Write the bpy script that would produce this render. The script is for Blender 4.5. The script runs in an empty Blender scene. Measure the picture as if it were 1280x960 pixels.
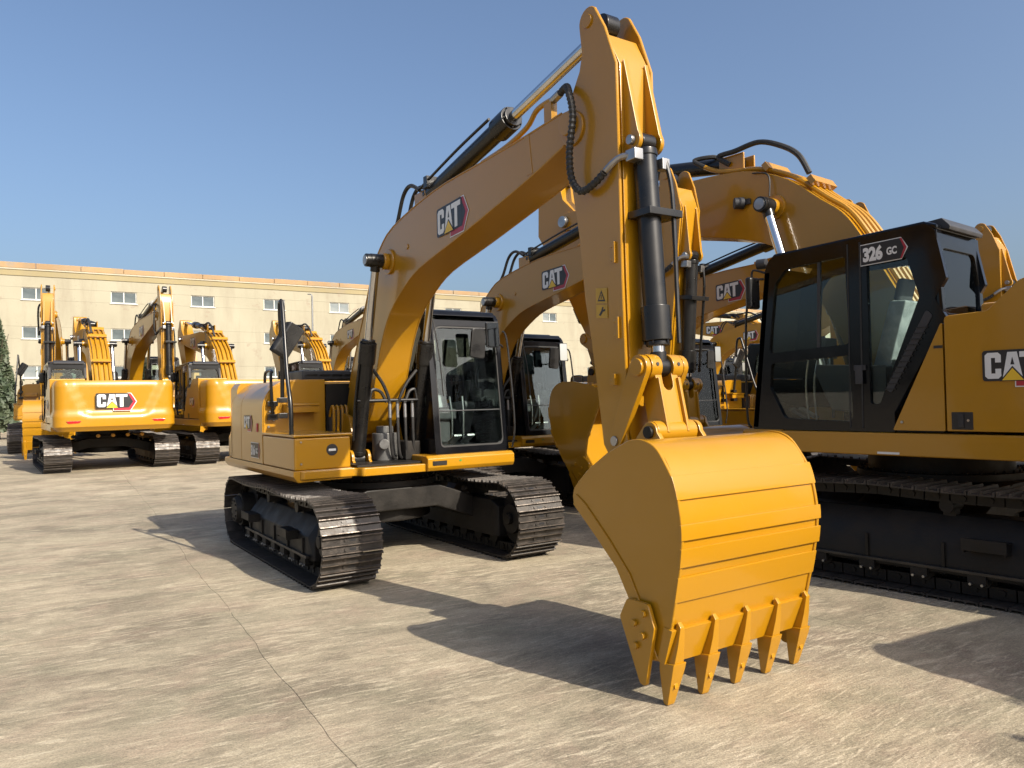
import bpy, bmesh, math, random
from mathutils import Vector, Matrix
from mathutils.geometry import tessellate_polygon
random.seed(7)
R = math.radians
scene = bpy.context.scene
col = scene.collection

# ------------------------------------------------------------------ camera, sky, sun, exposure
CAM_H, FPX, HORIZON, ROLL = 1.8, 961.0, 497.0, 1.3
cam = bpy.data.cameras.new('camera')
cam.sensor_fit = 'HORIZONTAL'; cam.sensor_width = 36.0; cam.lens = FPX / 1280 * 36
cam.clip_start = 0.05; cam.clip_end = 3000
camo = bpy.data.objects.new('camera', cam); col.objects.link(camo); scene.camera = camo
_p = math.atan((HORIZON - 480) / FPX); _r = R(ROLL)
_fw = Vector((0, math.cos(_p), math.sin(_p))); _up = Vector((0, -math.sin(_p), math.cos(_p))); _rt = Vector((1, 0, 0))
_rt2 = _rt * math.cos(_r) - _up * math.sin(_r); _up2 = _rt * math.sin(_r) + _up * math.cos(_r)
camo.matrix_world = Matrix(((_rt2.x, _up2.x, -_fw.x, 0), (_rt2.y, _up2.y, -_fw.y, 0), (_rt2.z, _up2.z, -_fw.z, CAM_H), (0, 0, 0, 1)))

SUN_EL = R(36.5)
SUN_AZ = math.atan2(0.752, -0.659)            # clockwise from +Y
world = bpy.data.worlds.new('World'); scene.world = world; world.use_nodes = True
wn = world.node_tree; wn.nodes.clear()
sky = wn.nodes.new('ShaderNodeTexSky'); sky.sky_type = 'NISHITA'; sky.sun_disc = False
sky.sun_elevation = SUN_EL; sky.sun_rotation = SUN_AZ
sky.air_density = 1.0; sky.dust_density = 5.0; sky.ozone_density = 3.6; sky.altitude = 0
bg = wn.nodes.new('ShaderNodeBackground'); bg.inputs[1].default_value = 0.13
wo = wn.nodes.new('ShaderNodeOutputWorld')
wn.links.new(sky.outputs[0], bg.inputs[0]); wn.links.new(bg.outputs[0], wo.inputs[0])
sl = bpy.data.lights.new('sun', 'SUN'); sl.energy = 5.0; sl.angle = R(0.55); sl.color = (1.0, 0.91, 0.77)
so = bpy.data.objects.new('sun', sl); col.objects.link(so)
_sd = Vector((math.sin(SUN_AZ) * math.cos(SUN_EL), math.cos(SUN_AZ) * math.cos(SUN_EL), math.sin(SUN_EL)))
so.rotation_euler = _sd.to_track_quat('Z', 'Y').to_euler(); so.location = _sd * 60
scene.view_settings.view_transform = 'Standard'; scene.view_settings.look = 'None'
scene.view_settings.exposure = 0.5; scene.view_settings.gamma = 1.0
scene.view_settings.use_curve_mapping = False
scene.render.engine = 'CYCLES'
scene.cycles.max_bounces = 8; scene.cycles.transparent_max_bounces = 16
scene.cycles.diffuse_bounces = 3; scene.cycles.glossy_bounces = 4; scene.cycles.transmission_bounces = 6
scene.cycles.caustics_reflective = False; scene.cycles.caustics_refractive = False
scene.cycles.sample_clamp_indirect = 8.0

# ------------------------------------------------------------------ materials
def nodes_of(name):
    m = bpy.data.materials.new(name); m.use_nodes = True
    t = m.node_tree; b = t.nodes['Principled BSDF']
    return m, t, b
def nd(t, typ, **kw):
    n = t.nodes.new(typ)
    for k, v in kw.items():
        if k.startswith('i_'):
            key = k[2:]
            n.inputs[int(key) if key.isdigit() else key.replace('_', ' ')].default_value = v
        else: setattr(n, k, v)
    return n
def ramp(t, src, stops):
    r = t.nodes.new('ShaderNodeValToRGB'); e = r.color_ramp.elements
    while len(e) < len(stops): e.new(0.5)
    for k, (p, c) in enumerate(stops):
        e[k].position = p; e[k].color = (c, c, c, 1) if isinstance(c, (int, float)) else (*c, 1)
    t.links.new(src, r.inputs[0]); return r
def mixc(t, fac, a, b, blend='MIX'):
    m = nd(t, 'ShaderNodeMix', data_type='RGBA', blend_type=blend)
    for sock, v in ((m.inputs[0], fac), (m.inputs[6], a), (m.inputs[7], b)):
        if isinstance(v, bpy.types.NodeSocket): t.links.new(v, sock)
        elif isinstance(v, (int, float)): sock.default_value = v
        else: sock.default_value = (*v, 1)
    return m.outputs[2]
def bump(t, b, src, strength, dist=0.01):
    n = nd(t, 'ShaderNodeBump'); n.inputs['Strength'].default_value = strength; n.inputs['Distance'].default_value = dist
    t.links.new(src, n.inputs['Height']); t.links.new(n.outputs[0], b.inputs['Normal'])

def simple(name, c1, c2=None, rough=0.5, rvar=0.1, metal=0.0, coat=0.0, scale=6.0, bstr=0.0, bscale=80.0, spec=0.5):
    m, t, b = nodes_of(name)
    tc = nd(t, 'ShaderNodeTexCoord')
    nz = nd(t, 'ShaderNodeTexNoise'); nz.inputs['Scale'].default_value = scale; nz.inputs['Detail'].default_value = 6
    t.links.new(tc.outputs['Object'], nz.inputs['Vector'])
    f = ramp(t, nz.outputs['Fac'], [(0.35, 0.0), (0.65, 1.0)])
    c2 = c2 or tuple(x * 0.85 for x in c1)
    t.links.new(mixc(t, f.outputs[0], c1, c2), b.inputs['Base Color'])
    rr = ramp(t, nz.outputs['Fac'], [(0.3, max(0.02, rough - rvar)), (0.7, min(1, rough + rvar))])
    t.links.new(rr.outputs[0], b.inputs['Roughness'])
    b.inputs['Metallic'].default_value = metal
    b.inputs['Specular IOR Level'].default_value = spec
    if coat: b.inputs['Coat Weight'].default_value = coat; b.inputs['Coat Roughness'].default_value = 0.06
    if bstr:
        n2 = nd(t, 'ShaderNodeTexNoise'); n2.inputs['Scale'].default_value = bscale; n2.inputs['Detail'].default_value = 3
        t.links.new(tc.outputs['Object'], n2.inputs['Vector']); bump(t, b, n2.outputs['Fac'], bstr)
    return m

def yellow_paint(name, c, dust):
    """machine yellow: coated, a little orange peel, faint dust that settles in patches"""
    m, t, b = nodes_of(name)
    tc = nd(t, 'ShaderNodeTexCoord'); geo = nd(t, 'ShaderNodeNewGeometry')
    n1 = nd(t, 'ShaderNodeTexNoise'); n1.inputs['Scale'].default_value = 1.3; n1.inputs['Detail'].default_value = 8; n1.inputs['Roughness'].default_value = 0.65
    t.links.new(tc.outputs['Object'], n1.inputs['Vector'])
    base = mixc(t, n1.outputs['Fac'], c, tuple(x * 0.9 for x in c))
    sep = nd(t, 'ShaderNodeSeparateXYZ'); t.links.new(geo.outputs['Normal'], sep.inputs[0])
    upf = ramp(t, sep.outputs['Z'], [(0.55, 0.0), (1.0, 1.0)])
    n2 = nd(t, 'ShaderNodeTexNoise'); n2.inputs['Scale'].default_value = 5; n2.inputs['Detail'].default_value = 9; n2.inputs['Roughness'].default_value = 0.75
    t.links.new(tc.outputs['Object'], n2.inputs['Vector'])
    dm = ramp(t, n2.outputs['Fac'], [(0.42, 0.0), (0.75, dust)])
    mul = nd(t, 'ShaderNodeMath', operation='MULTIPLY_ADD'); t.links.new(dm.outputs[0], mul.inputs[0]); t.links.new(upf.outputs[0], mul.inputs[1])
    d2 = nd(t, 'ShaderNodeMath', operation='MULTIPLY'); d2.inputs[1].default_value = 0.35
    t.links.new(dm.outputs[0], d2.inputs[0]); t.links.new(d2.outputs[0], mul.inputs[2])
    mp = nd(t, 'ShaderNodeMapping', vector_type='TEXTURE'); mp.inputs['Rotation'].default_value = (0.4, 0.9, 0.6); mp.inputs['Scale'].default_value = (1, 0.05, 0.3)
    t.links.new(tc.outputs['Object'], mp.inputs['Vector'])
    n4 = nd(t, 'ShaderNodeTexNoise'); n4.inputs['Scale'].default_value = 2.2; n4.inputs['Detail'].default_value = 7; n4.inputs['Roughness'].default_value = 0.75
    t.links.new(mp.outputs[0], n4.inputs['Vector'])
    sf = ramp(t, n4.outputs['Fac'], [(0.63, 0.0), (0.70, 0.22)])
    base = mixc(t, sf.outputs[0], base, (0.46, 0.27, 0.06))
    t.links.new(mixc(t, mul.outputs[0], base, (0.30, 0.24, 0.15)), b.inputs['Base Color'])
    rr = nd(t, 'ShaderNodeMath', operation='MULTIPLY_ADD'); rr.inputs[1].default_value = 0.5; rr.inputs[2].default_value = 0.30
    t.links.new(mul.outputs[0], rr.inputs[0]); t.links.new(rr.outputs[0], b.inputs['Roughness'])
    b.inputs['Coat Weight'].default_value = 0.38; b.inputs['Coat Roughness'].default_value = 0.07
    n3 = nd(t, 'ShaderNodeTexNoise'); n3.inputs['Scale'].default_value = 26; n3.inputs['Detail'].default_value = 2
    t.links.new(tc.outputs['Object'], n3.inputs['Vector']); bump(t, b, n3.outputs['Fac'], 0.10, 0.004)
    return m

def glass_mat(name, tint, fac):
    m = bpy.data.materials.new(name); m.use_nodes = True; t = m.node_tree; t.nodes.clear()
    tr = nd(t, 'ShaderNodeBsdfTransparent'); tr.inputs[0].default_value = (*tint, 1)
    gl = nd(t, 'ShaderNodeBsdfGlossy'); gl.inputs['Roughness'].default_value = 0.015; gl.inputs[0].default_value = (1, 1, 1, 1)
    fr = nd(t, 'ShaderNodeFresnel'); fr.inputs[0].default_value = 1.42
    ad = nd(t, 'ShaderNodeMath', operation='MULTIPLY_ADD'); ad.inputs[1].default_value = 1.0; ad.inputs[2].default_value = fac
    t.links.new(fr.outputs[0], ad.inputs[0])
    mx = nd(t, 'ShaderNodeMixShader'); o = nd(t, 'ShaderNodeOutputMaterial')
    t.links.new(ad.outputs[0], mx.inputs[0]); t.links.new(tr.outputs[0], mx.inputs[1]); t.links.new(gl.outputs[0], mx.inputs[2])
    t.links.new(mx.outputs[0], o.inputs[0]); return m

def shoe_metal():
    m, t, b = nodes_of('track_shoe_steel')
    tc = nd(t, 'ShaderNodeTexCoord'); oi = nd(t, 'ShaderNodeObjectInfo')
    va = nd(t, 'ShaderNodeVectorMath', operation='ADD'); t.links.new(tc.outputs['Object'], va.inputs[0]); t.links.new(oi.outputs['Location'], va.inputs[1])
    n1 = nd(t, 'ShaderNodeTexNoise'); n1.inputs['Scale'].default_value = 9; n1.inputs['Detail'].default_value = 9; n1.inputs['Roughness'].default_value = 0.7
    t.links.new(va.outputs[0], n1.inputs['Vector'])
    r = ramp(t, n1.outputs['Fac'], [(0.30, (0.024, 0.021, 0.019)), (0.52, (0.046, 0.040, 0.035)), (0.68, (0.085, 0.068, 0.055)), (0.82, (0.16, 0.14, 0.12))])
    t.links.new(r.outputs[0], b.inputs['Base Color'])
    rr = ramp(t, n1.outputs['Fac'], [(0.3, 0.33), (0.7, 0.62)]); t.links.new(rr.outputs[0], b.inputs['Roughness'])
    b.inputs['Metallic'].default_value = 0.35
    n2 = nd(t, 'ShaderNodeTexNoise'); n2.inputs['Scale'].default_value = 60; n2.inputs['Detail'].default_value = 4
    t.links.new(va.outputs[0], n2.inputs['Vector']); bump(t, b, n2.outputs['Fac'], 0.35, 0.006)
    return m

def concrete(name, a, b_, streak):
    m, t, b = nodes_of(name)
    geo = nd(t, 'ShaderNodeNewGeometry'); oi = nd(t, 'ShaderNodeObjectInfo')
    P = geo.outputs['Position']
    def noise(scale, detail=6, rough=0.6, rot=0.0, sc=(1, 1, 1), dist=0.0):
        mp = nd(t, 'ShaderNodeMapping', vector_type='TEXTURE'); mp.inputs['Rotation'].default_value = (0, 0, rot); mp.inputs['Scale'].default_value = tuple(1 / q for q in sc)
        t.links.new(P, mp.inputs['Vector'])
        n = nd(t, 'ShaderNodeTexNoise'); n.inputs['Scale'].default_value = scale; n.inputs['Detail'].default_value = detail
        n.inputs['Roughness'].default_value = rough; n.inputs['Distortion'].default_value = dist
        t.links.new(mp.outputs[0], n.inputs['Vector']); return n.outputs['Fac']
    big = ramp(t, noise(0.42, 8, 0.62, dist=0.4), [(0.40, 0.0), (0.60, 1.0)])
    c = mixc(t, big.outputs[0], a, b_)
    def patch(sc_, rot, lo, hi, amt, colr, st=(1, 1.7, 1), det=9):
        f = ramp(t, noise(sc_, det, 0.70, rot=rot, sc=st, dist=0.5), [(lo, 0.0), (hi, amt)]); return mixc(t, f.outputs[0], c, colr)
    c = patch(0.70, R(28), 0.47, 0.58, 0.78, tuple(x * 0.58 for x in b_))          # grey, oily areas
    c = patch(0.95, R(75), 0.48, 0.61, 0.40, (0.325, 0.24, 0.178))                  # pinkish dust
    c = patch(1.15, R(10), 0.50, 0.61, 0.62, (0.225, 0.205, 0.14))                  # greenish film
    c = patch(0.62, R(20), 0.50, 0.62, 0.60, (0.42, 0.36, 0.255), (1, 1.8, 1))                  # pale worn areas
    c = patch(2.4, R(30), 0.47, 0.61, 0.42, tuple(x * 0.60 for x in b_), (1, 3.2, 1))  # darker smears
    # pale scraped marks, all running one way, gathered in patches
    for rot, sx, lo, pr, sc_ in ((R(30), 7.5, 0.545, 0.7, 3.4), (R(22), 6.0, 0.55, 0.5, 2.4), (R(41), 8.5, 0.55, 1.3, 4.0)):
        s1 = ramp(t, noise(sc_, 6, 0.68, rot=rot, sc=(1.0, sx, 1.0), dist=0.25), [(lo, 0.0), (lo + 0.05, 1.0)])
        pt = ramp(t, noise(0.7, 6, 0.68, rot=pr), [(0.45, 0.0), (0.56, 1.0)])
        mu = nd(t, 'ShaderNodeMath', operation='MULTIPLY'); t.links.new(s1.outputs[0], mu.inputs[0]); t.links.new(pt.outputs[0], mu.inputs[1])
        mu2 = nd(t, 'ShaderNodeMath', operation='MULTIPLY'); mu2.inputs[1].default_value = streak; t.links.new(mu.outputs[0], mu2.inputs[0])
        c = mixc(t, mu2.outputs[0], c, (0.52, 0.45, 0.33))
    # grit: fine light and dark grains
    gr = ramp(t, noise(95, 3, 0.7), [(0.36, 0.0), (0.64, 1.0)]); c = mixc(t, 0.22, c, gr.outputs[0], 'OVERLAY')
    gr2 = ramp(t, noise(24, 6, 0.75, rot=R(30), sc=(1, 2.5, 1)), [(0.34, 0.12), (0.66, 0.88)]); c = mixc(t, 0.26, c, gr2.outputs[0], 'OVERLAY')
    # dark flecks and oil spots
    sp = ramp(t, noise(14, 4, 0.6), [(0.68, 0.0), (0.74, 0.6)])
    c = mixc(t, sp.outputs[0], c, (0.10, 0.085, 0.07))
    oil = ramp(t, noise(0.9, 3, 0.5, rot=2.2), [(0.70, 0.0), (0.80, 0.55)])
    c = mixc(t, oil.outputs[0], c, (0.11, 0.095, 0.08))
    rv = nd(t, 'ShaderNodeMath', operation='MULTIPLY_ADD'); rv.inputs[1].default_value = 0.16; rv.inputs[2].default_value = 0.92
    t.links.new(oi.outputs['Random'], rv.inputs[0])
    hs = nd(t, 'ShaderNodeHueSaturation'); t.links.new(rv.outputs[0], hs.inputs['Value']); t.links.new(c, hs.inputs['Color'])
    t.links.new(hs.outputs[0], b.inputs['Base Color'])
    b.inputs['Roughness'].default_value = 0.82; b.inputs['Specular IOR Level'].default_value = 0.35
    fine = noise(45, 5, 0.7); rough2 = noise(2.6, 6, 0.68, rot=R(30), sc=(1, 7, 1), dist=0.25)
    ad = nd(t, 'ShaderNodeMath', operation='MULTIPLY_ADD'); ad.inputs[1].default_value = 1.4
    t.links.new(rough2, ad.inputs[0]); t.links.new(fine, ad.inputs[2]); bump(t, b, ad.outputs[0], 0.5, 0.012)
    return m

def plaster(name, a, b_, stain):
    m, t, b = nodes_of(name)
    geo = nd(t, 'ShaderNodeNewGeometry'); P = geo.outputs['Position']
    def noise(scale, detail=6, sc=(1, 1, 1), rough=0.6):
        mp = nd(t, 'ShaderNodeMapping'); mp.inputs['Scale'].default_value = sc; t.links.new(P, mp.inputs['Vector'])
        n = nd(t, 'ShaderNodeTexNoise'); n.inputs['Scale'].default_value = scale; n.inputs['Detail'].default_value = detail; n.inputs['Roughness'].default_value = rough
        t.links.new(mp.outputs[0], n.inputs['Vector']); return n.outputs['Fac']
    f = ramp(t, noise(0.25, 7), [(0.35, 0.0), (0.65, 1.0)]); c = mixc(t, f.outputs[0], a, b_)
    s = ramp(t, noise(0.9, 7, (1, 1, 0.16), 0.7), [(0.46, 0.0), (0.80, stain)]); c = mixc(t, s.outputs[0], c, (0.24, 0.205, 0.15))
    p = ramp(t, noise(0.5, 9, (1, 1, 1.6), 0.75), [(0.60, 0.0), (0.63, stain * 0.9)]); c = mixc(t, p.outputs[0], c, (0.27, 0.22, 0.165))
    p2 = ramp(t, noise(3.5, 8, (1, 1, 1), 0.8), [(0.60, 0.0), (0.66, stain * 0.7)]); pm_ = ramp(t, noise(0.16, 3), [(0.52, 0.0), (0.60, 1.0)])
    pq = nd(t, 'ShaderNodeMath', operation='MULTIPLY'); t.links.new(p2.outputs[0], pq.inputs[0]); t.links.new(pm_.outputs[0], pq.inputs[1]); c = mixc(t, pq.outputs[0], c, (0.16, 0.13, 0.10))
    t.links.new(c, b.inputs['Base Color']); b.inputs['Roughness'].default_value = 0.88
    bump(t, b, noise(9, 5), 0.3, 0.02); return m

YEL = yellow_paint('machine_yellow_paint', (0.405, 0.194, 0.0035), 0.13)
YELB = yellow_paint('bucket_yellow_paint', (0.405, 0.193, 0.0035), 0.08)
BLK = simple('black_paint', (0.007, 0.007, 0.0075), (0.012, 0.0115, 0.011), 0.30, 0.08, spec=0.45)
CABB = simple('cab_black_paint', (0.004, 0.0043, 0.0055), (0.006, 0.0063, 0.0075), 0.13, 0.04, spec=0.35)
DARK = simple('undercarriage_black', (0.009, 0.008, 0.007), (0.020, 0.017, 0.014), 0.55, 0.14, scale=4, bstr=0.2, bscale=30, spec=0.3)
SHOE = shoe_metal()
FRAMEM = simple('rubbed_black_steel', (0.05, 0.045, 0.04), (0.025, 0.022, 0.02), 0.38, 0.1, metal=0.3)
WORN = simple('worn_grouser_steel', (0.19, 0.16, 0.135), (0.07, 0.057, 0.047), 0.42, 0.12, metal=0.5, scale=14, bstr=0.3, bscale=70)
CHROME = simple('chromed_rod', (0.62, 0.62, 0.63), (0.55, 0.55, 0.56), 0.14, 0.05, metal=1.0)
STEEL = simple('bright_steel', (0.42, 0.42, 0.42), (0.30, 0.30, 0.30), 0.35, 0.1, metal=0.9)
RUB = simple('hose_rubber', (0.012, 0.012, 0.012), (0.022, 0.021, 0.02), 0.55, 0.1)
CAST = simple('cast_grey', (0.16, 0.16, 0.155), (0.09, 0.088, 0.085), 0.5, 0.1, metal=0.4, scale=8)
PLAS = simple('dark_plastic', (0.022, 0.023, 0.026), (0.034, 0.034, 0.038), 0.5, 0.1)
SEAT = simple('seat_fabric', (0.035, 0.036, 0.04), (0.06, 0.06, 0.065), 0.8, 0.1)
WRAP = simple('clear_wrap_film', (0.42, 0.44, 0.45), (0.24, 0.26, 0.27), 0.22, 0.12, scale=9, bstr=0.7, bscale=14)
GLASS = glass_mat('cab_glass', (0.88, 0.94, 0.925), 0.0)
MIRR = simple('mirror_glass', (0.75, 0.77, 0.80), (0.74, 0.76, 0.8), 0.03, 0.01, metal=1.0)
WHITE = simple('decal_white', (0.72, 0.72, 0.70), (0.66, 0.66, 0.64), 0.4, 0.05)
DBLK = simple('decal_black', (0.018, 0.018, 0.02), None, 0.4, 0.05)
DRED = simple('decal_red', (0.42, 0.025, 0.04), (0.34, 0.02, 0.035), 0.35, 0.05)
LABY = simple('label_yellow', (0.50, 0.29, 0.02), None, 0.4, 0.05)
DYEL = simple('decal_yellow', (0.78, 0.50, 0.03), None, 0.4, 0.05)
REFL = simple('red_reflector', (0.50, 0.015, 0.02), None, 0.2, 0.04, coat=0.6)
PIPEY = yellow_paint('pipe_yellow_paint', (0.41, 0.197, 0.004), 0.12)
GRN = simple('green_tag', (0.05, 0.25, 0.06), None, 0.4)
CONC = concrete('yard_concrete', (0.355, 0.302, 0.212), (0.275, 0.234, 0.165), 0.50)
DIRT = concrete('joint_dirt', (0.30, 0.25, 0.185), (0.22, 0.18, 0.135), 0.2)
WALL = plaster('cream_plaster', (0.342, 0.320, 0.240), (0.308, 0.286, 0.212), 0.75)
WALL2 = plaster('pale_plaster', (0.42, 0.39, 0.30), (0.38, 0.35, 0.27), 0.35)
OCHRE = plaster('ochre_plaster', (0.30, 0.25, 0.135), (0.27, 0.225, 0.125), 0.6)
RUST = plaster('weathered_parapet', (0.38, 0.25, 0.13), (0.29, 0.19, 0.10), 0.9)
WFR = simple('window_frame_white', (0.62, 0.62, 0.58), None, 0.5)
WGL2 = simple('window_glass_pale', (0.16, 0.19, 0.20), (0.22, 0.24, 0.24), 0.12, 0.05, scale=1.5)
WGL = simple('window_glass_dark', (0.06, 0.08, 0.09), (0.10, 0.125, 0.135), 0.07, 0.04, scale=1.5)
BARK = simple('bark', (0.09, 0.065, 0.045), (0.05, 0.037, 0.027), 0.9, 0.05, bstr=0.6, bscale=12)
def leafmat(name, a, b_):
    m, t, b = nodes_of(name)
    geo = nd(t, 'ShaderNodeNewGeometry'); n = nd(t, 'ShaderNodeTexNoise'); n.inputs['Scale'].default_value = 1.7; n.inputs['Detail'].default_value = 4
    t.links.new(geo.outputs['Position'], n.inputs['Vector'])
    t.links.new(mixc(t, ramp(t, n.outputs['Fac'], [(0.35, 0.0), (0.65, 1.0)]).outputs[0], a, b_), b.inputs['Base Color'])
    b.inputs['Roughness'].default_value = 0.6; return m
LEAF = leafmat('conifer_leaf', (0.035, 0.055, 0.028), (0.065, 0.08, 0.04))
LEAF2 = leafmat('dry_leaf', (0.14, 0.09, 0.055), (0.09, 0.075, 0.045))

# ------------------------------------------------------------------ geometry helpers
def V3(p): return Vector(p)
def weighted_normals(me, smooth):
    """shade smooth with face-area weights so large flats stay flat next to their bevels"""
    me.polygons.foreach_set('use_smooth', [True] * len(me.polygons))
    ns = [p.normal.copy() for p in me.polygons]; ar = [p.area for p in me.polygons]; vf = [[] for _ in me.vertices]
    for p in me.polygons:
        for v in p.vertices: vf[v].append(p.index)
    ct = math.cos(R(smooth)); out = []
    for p in me.polygons:
        n = ns[p.index]
        for v in p.vertices:
            a = Vector((0, 0, 0))
            for q in vf[v]:
                if n.dot(ns[q]) > ct: a += ns[q] * ar[q]
            out.append(a.normalized() if a.length > 1e-12 else n)
    me.normals_split_custom_set(out)
class G:
    """collects geometry of ONE part; build() links it as one mesh object"""
    def __init__(s): s.v = []; s.f = []; s.m = []
    def add(s, vs, fs, mi=0):
        o = len(s.v); s.v += [tuple(v) for v in vs]
        for f in fs: s.f.append(tuple(i + o for i in f)); s.m.append(mi)
        return s
    def box(s, x0, x1, y0, y1, z0, z1, mi=0):
        vs = [(x, y, z) for z in (z0, z1) for y in (y0, y1) for x in (x0, x1)]
        return s.add(vs, [(0, 2, 3, 1), (4, 5, 7, 6), (0, 1, 5, 4), (2, 6, 7, 3), (0, 4, 6, 2), (1, 3, 7, 5)], mi)
    def obox(s, c, ux, uy, uz, mi=0):
        c, ux, uy, uz = map(V3, (c, ux, uy, uz))
        vs = [c + ux * a + uy * b + uz * d for d in (-1, 1) for b in (-1, 1) for a in (-1, 1)]
        return s.add(vs, [(0, 2, 3, 1), (4, 5, 7, 6), (0, 1, 5, 4), (2, 6, 7, 3), (0, 4, 6, 2), (1, 3, 7, 5)], mi)
    def prism(s, poly, a0, a1, axis='y', mi=0):
        """poly in (x,z) extruded along y; or (y,z) along x; or (x,y) along z"""
        def P(p, a): return (p[0], a, p[1]) if axis == 'y' else (a, p[0], p[1]) if axis == 'x' else (p[0], p[1], a)
        n = len(poly); vs = [P(p, a0) for p in poly] + [P(p, a1) for p in poly]
        fs = [tuple(range(n)), tuple(range(2 * n - 1, n - 1, -1))] + [(i, i + n, (i + 1) % n + n, (i + 1) % n) for i in range(n)]
        return s.add(vs, fs, mi)
    def cyl(s, p0, p1, r, r1=None, seg=20, mi=0, caps=True):
        p0, p1 = V3(p0), V3(p1); r1 = r if r1 is None else r1
        d = (p1 - p0).normalized(); a = d.orthogonal().normalized(); b = d.cross(a)
        vs = []
        for p, rr in ((p0, r), (p1, r1)):
            for k in range(seg):
                t = 2 * math.pi * k / seg; vs.append(p + a * math.cos(t) * rr + b * math.sin(t) * rr)
        fs = [(k, (k + 1) % seg, (k + 1) % seg + seg, k + seg) for k in range(seg)]
        if caps: fs += [tuple(range(seg - 1, -1, -1)), tuple(range(seg, 2 * seg))]
        return s.add(vs, fs, mi)
    def tube(s, pts, r, seg=8, sub=5, mi=0, smooth=True):
        pts = [V3(p) for p in pts]
        if smooth and len(pts) > 2:
            q = []
            for i in range(len(pts) - 1):
                p0 = pts[max(i - 1, 0)]; p1 = pts[i]; p2 = pts[i + 1]; p3 = pts[min(i + 2, len(pts) - 1)]
                for k in range(sub):
                    t = k / sub
                    q.append(0.5 * ((2 * p1) + (p2 - p0) * t + (2 * p0 - 5 * p1 + 4 * p2 - p3) * t * t + (3 * p1 - p0 - 3 * p2 + p3) * t ** 3))
            q.append(pts[-1]); pts = q
        n = len(pts); vs = []; a = None
        for i, p in enumerate(pts):
            d = (pts[min(i + 1, n - 1)] - pts[max(i - 1, 0)]).normalized()
            a = d.orthogonal().normalized() if a is None else (a - d * a.dot(d)).normalized()
            b = d.cross(a)
            rr = r[i] if isinstance(r, (list, tuple)) else r
            for k in range(seg):
                t = 2 * math.pi * k / seg; vs.append(p + (a * math.cos(t) + b * math.sin(t)) * rr)
        fs = [(i * seg + k, i * seg + (k + 1) % seg, (i + 1) * seg + (k + 1) % seg, (i + 1) * seg + k) for i in range(n - 1) for k in range(seg)]
        fs += [tuple(range(seg - 1, -1, -1)), tuple(range((n - 1) * seg, n * seg))]
        return s.add(vs, fs, mi)
    def loft(s, rings, mi=0, caps=True, closed=True):
        n = len(rings[0]); vs = [p for r in rings for p in r]
        m = n if closed else n - 1
        fs = [(i * n + k, i * n + (k + 1) % n, (i + 1) * n + (k + 1) % n, (i + 1) * n + k) for i in range(len(rings) - 1) for k in range(m)]
        if caps: fs += [tuple(range(n - 1, -1, -1)), tuple(range((len(rings) - 1) * n, len(rings) * n))]
        return s.add(vs, fs, mi)
    def plate(s, outer, holes, O, U, Vv, thick, mi=0):
        """flat plate with openings: 2-d loops in the frame O,U,V, thickness along -(U x V)"""
        O, U, Vv = V3(O), V3(U), V3(Vv); N = U.cross(Vv).normalized()
        loops = [list(outer)] + [list(h) for h in holes]
        flat = [p for l in loops for p in l]; n = len(flat)
        tri = tessellate_polygon([[Vector((p[0], p[1], 0)) for p in l] for l in loops])
        W = [O + U * p[0] + Vv * p[1] for p in flat]
        vs = W + [w - N * thick for w in W]; fs = []
        for a, b, c in tri:
            pa, pb, pc = flat[a], flat[b], flat[c]
            if (pb[0] - pa[0]) * (pc[1] - pa[1]) - (pb[1] - pa[1]) * (pc[0] - pa[0]) < 0: b, c = c, b
            fs.append((a, b, c)); fs.append((a + n, c + n, b + n))
        o = 0
        for l in loops:
            k = len(l)
            for i in range(k): fs.append((o + i, o + i + n, o + (i + 1) % k + n, o + (i + 1) % k))
            o += k
        return s.add(vs, fs, mi)
    def flat(s, poly, O, U, Vv, off=0.0, mi=0, holes=()):
        O, U, Vv = V3(O), V3(U), V3(Vv); N = U.cross(Vv).normalized()
        loops = [list(poly)] + [list(h) for h in holes]; fl = [p for l in loops for p in l]
        fs = []
        for a, b, c in tessellate_polygon([[Vector((p[0], p[1], 0)) for p in l] for l in loops]):
            pa, pb, pc = fl[a], fl[b], fl[c]
            if (pb[0] - pa[0]) * (pc[1] - pa[1]) - (pb[1] - pa[1]) * (pc[0] - pa[0]) < 0: b, c = c, b
            fs.append((a, b, c))
        return s.add([O + U * p[0] + Vv * p[1] + N * off for p in fl], fs, mi)
    def mesh(s, name, mats, bevel=0.0, segs=2, ang=35, smooth=40):
        me = bpy.data.meshes.new(name); me.from_pydata(s.v, [], s.f)
        for m in mats: me.materials.append(m)
        me.polygons.foreach_set('material_index', s.m); me.update()
        bm = bmesh.new(); bm.from_mesh(me)
        bmesh.ops.recalc_face_normals(bm, faces=bm.faces) if s.closed() else None
        if bevel > 0:
            es = [e for e in bm.edges if len(e.link_faces) == 2 and e.calc_face_angle(0) > R(ang)]
            bmesh.ops.bevel(bm, geom=es, offset=bevel, offset_type='OFFSET', segments=segs, profile=0.5, affect='EDGES', clamp_overlap=True)
        bm.to_mesh(me); bm.free()
        if smooth:
            weighted_normals(me, smooth)
        me.update(); return me
    def closed(s): return getattr(s, 'recalc', True)
    def build(s, name, mats, parent=None, bevel=0.0, segs=2, ang=35, smooth=40):
        if not isinstance(mats, (list, tuple)): mats = [mats]
        return put(name, s.mesh(name, mats, bevel, segs, ang, smooth), parent)

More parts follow.
